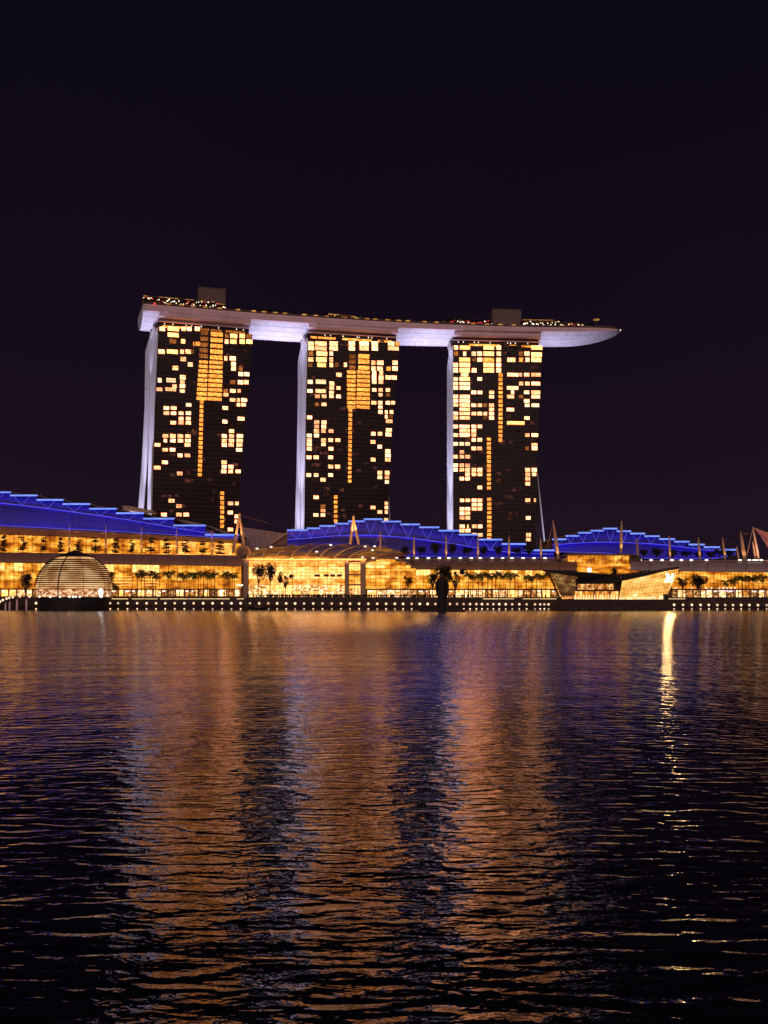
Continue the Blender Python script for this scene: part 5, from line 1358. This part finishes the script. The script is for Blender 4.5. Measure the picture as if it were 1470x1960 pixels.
for (x0, x1) in ((-20, 211), (468, 640), (640, 800), (800, 922), (1066, 1280), (1316, 1480)):
    a, b = P(x0, 1143, SHORE + .3).x, P(x1, 1143, SHORE + .3).x
    m = MB(); m.box(a, b, SHORE + .2, SHORE + .35, DECK + .95, DECK + 1.1); m.box(a, b, SHORE + .2, SHORE + .3, DECK + .12, DECK + .6)
    q = a
    while q < b: m.box(q, q + .1, SHORE + .2, SHORE + .32, DECK + .1, DECK + 1.0); q += 1.6
    m.build('rail_section', 'black', rl_)
# lamps on the roof parapets
for i, x in enumerate((694, 714, 737, 759, 781, 798, 820, 841, 859, 881, 902, 919, 942, 962, 980, 1001, 1022, 1043)):
    p = P(x, 1068.6, 609.4); t = thing('parapet_lamp', p, 'white box lamp on the roof edge, %s from the left above the middle arcade' % ordn(i), 'lamp', 'box lamps on the roof edges')
    MB().box(p.x - .85, p.x + .85, 608.8, 609.4, p.z - .3, p.z + .5).build('lens', 'lamp_white', t); MB().box(p.x - .95, p.x + .95, 609.42, 609.58, p.z - .5, p.z + .6).build('box', 'bronze_dark', t)
for i, x in enumerate((1207, 1225, 1246, 1267, 1286, 1304, 1323, 1352, 1416, 1434, 1443, 1449, 1457)):
    p = P(x, 1072.4, 609.4); t = thing('parapet_lamp', p, 'white box lamp on the roof edge, %s from the left above the right arcade' % ordn(i), 'lamp', 'box lamps on the roof edges')
    MB().box(p.x - .85, p.x + .85, 608.8, 609.4, p.z - .3, p.z + .5).build('lens', 'lamp_white', t); MB().box(p.x - .95, p.x + .95, 609.42, 609.58, p.z - .5, p.z + .6).build('box', 'bronze_dark', t)
# three-armed lamp post
p = P(458.5, 1144, 572); t = thing('street_lamp', p, 'street lamp with a cluster of white globes left of the entrance hall', 'lamp')
MB().tube([p, p + Vector((0, 0, 6.3))], .16, 6).build('post', 'bronze_dark', t)
for dx in (-1.3, 0, 1.3):
    MB().tube([p + Vector((0, 0, 5.2)), p + Vector((dx, 0, 6.2))], .09, 5).build('arm', 'bronze_dark', t)
    MB().ball(p + Vector((dx, 0, 6.8)), .5, 8, 6).build('globe', 'lamp_white', t)
# awning signs of the right-hand shops, too small to read
t = thing('shop_sign', P(1392, 1131, 596), 'small pale lit shop sign of rounded letters at the far right', 'sign')
for k, x in enumerate((1376, 1379.5, 1384.5, 1388, 1392, 1396.5, 1400.5, 1405)):
    p = P(x, 1131, 596); MB().ball(p, .42 if k % 2 else .55, 7, 5).build('letter', 'sign_pink', t)
for i, x in enumerate((1293, 1306, 1325, 1336, 1352, 1362, 1377, 1385, 1392, 1399, 1407)):
    p = P(x, 1125.5, 596.5); t = thing('awning_lamp', p, 'small lamp over the shops, %s from the left at the far right' % ordn(i), 'lamp', 'small lamps over the right-hand shops')
    MB().ball(p, .5, 7, 5, .6).build('lens', 'lamp_white', t); MB().tube([p + Vector((0, .3, .3)), p + Vector((0, 2.2, .8))], .08, 5).build('arm', 'bronze_dark', t)

# ------------------------------------------------------------------ crowd, boat, dark figure on the barge
r = random.Random(3); m = MB()
def person(m, x, y, h, a):
    c = Vector((x, y, 6.7)); s_ = h / 1.72
    m.lathe(c, [(.10, 0), (.15, .06 * s_), (.16, .45 * s_), (.20, .82 * s_), (.17, 1.05 * s_), (.23, 1.36 * s_), (.09, 1.46 * s_), (.07, 1.52 * s_), (.11, 1.58 * s_), (.11, 1.66 * s_), (.05, 1.74 * s_)], 8, sx=1.15, sy=.8)
    for sg_ in (-1, 1):
        m.tube([c + Vector((sg_ * .24, 0, 1.34 * s_)), c + Vector((sg_ * .31, -.05, 1.02 * s_)), c + Vector((sg_ * .27, -.14, .78 * s_))], [.06, .05, .04], 5)
for _ in range(420):
    x = r.triangular(472, 960, 620) if r.random() < .75 else r.uniform(470, 1065)
    y = SHORE + r.uniform(6.6, 15); q = P(x, 1143, y); person(m, q.x, y, r.uniform(1.5, 1.85), 0)
m.build('crowd', 'cloth', None, 'dark crowd of people standing along the promenade railing', 'crowd', None, 'stuff')
bx = P(495, 1166, 548); t = thing('moored_boat', Vector((bx.x, 548, 0)), 'small dark boat moored below the entrance hall', 'boat')
hp = []
for k in range(9):
    f = k / 8; wv = 1.9 * math.sin(math.pi * (.12 + .80 * f)) ** .6; xx = bx.x - 5 + 10 * f; sh = 1.1 + .7 * (2 * f - 1) ** 2
    hp.append([Vector((xx, 548 - wv, sh)), Vector((xx, 548 - wv * .75, .3)), Vector((xx, 548, -.3)), Vector((xx, 548 + wv * .75, .3)), Vector((xx, 548 + wv, sh))])
loft(hp).build('hull', 'black', t)
MB().box(bx.x - 2.2, bx.x + 2.0, 546.9, 549.1, 1.0, 2.5).build('cabin', 'bronze_dark', t)
MB().box(bx.x - 2.6, bx.x + 2.4, 546.6, 549.4, 2.52, 2.7).build('cabin_roof', 'black', t)
YF = 470.0
fz = lambda row: P(846, row, YF).z
bg = thing('barge', Vector((P(846, 1170, YF).x, YF, 0)), 'low dark barge under the rounded figure', 'barge')
xa_, xb_ = P(802, 1168, YF).x, P(890, 1168, YF).x
MB().prism([(xa_, YF - 3, .1), (xa_ + 1.5, YF - 3.5, -.3), (xb_ - 1.5, YF - 3.5, -.3), (xb_, YF - 3, .1), (xb_, YF - 3, .75), (xa_, YF - 3, .75)], (0, 9, 0)).build('pontoon', 'black', bg)
for xx in (xa_ + 1, xa_ + 6, xb_ - 6, xb_ - 1): MB().lathe((xx, YF - 2.6, .75), [(.22, 0), (.18, .5), (.26, .6), (.1, .7)], 8).build('bollard', 'black', bg)
fg = thing('dark_figure', Vector((P(846, 1165, YF).x, YF, .75)), 'tall dark rounded upright figure standing on the barge', 'sculpture')
c = Vector((P(846, 1150, YF).x, YF, 0)); sc_ = YF / F
pr = [(9.2, 1169), (8.6, 1166), (7.6, 1160), (7.4, 1150), (8.4, 1142), (10.0, 1134), (11.2, 1126), (11.1, 1120), (10.2, 1113), (8.6, 1108.5), (6.0, 1106.2), (2.5, 1105.6), (.3, 1105.4)]
body = MB(); body.lathe(c, [(w_ * sc_, max(.75, fz(rw))) for w_, rw in pr], 28, sy=.62)
body.build('body', 'black', fg, smooth=True)
for sg_ in (-1, 1):
    body = MB(); body.tube([c + Vector((sg_ * 8.8 * sc_, -.3, fz(1112))), c + Vector((sg_ * 10.8 * sc_, -.8, fz(1122))), c + Vector((sg_ * 9.6 * sc_, -1.2, fz(1133))), c + Vector((sg_ * 8.0 * sc_, -1.2, fz(1142)))], [.5, .62, .55, .3], 8)
    body.build('folded_arm', 'black', fg, smooth=True)
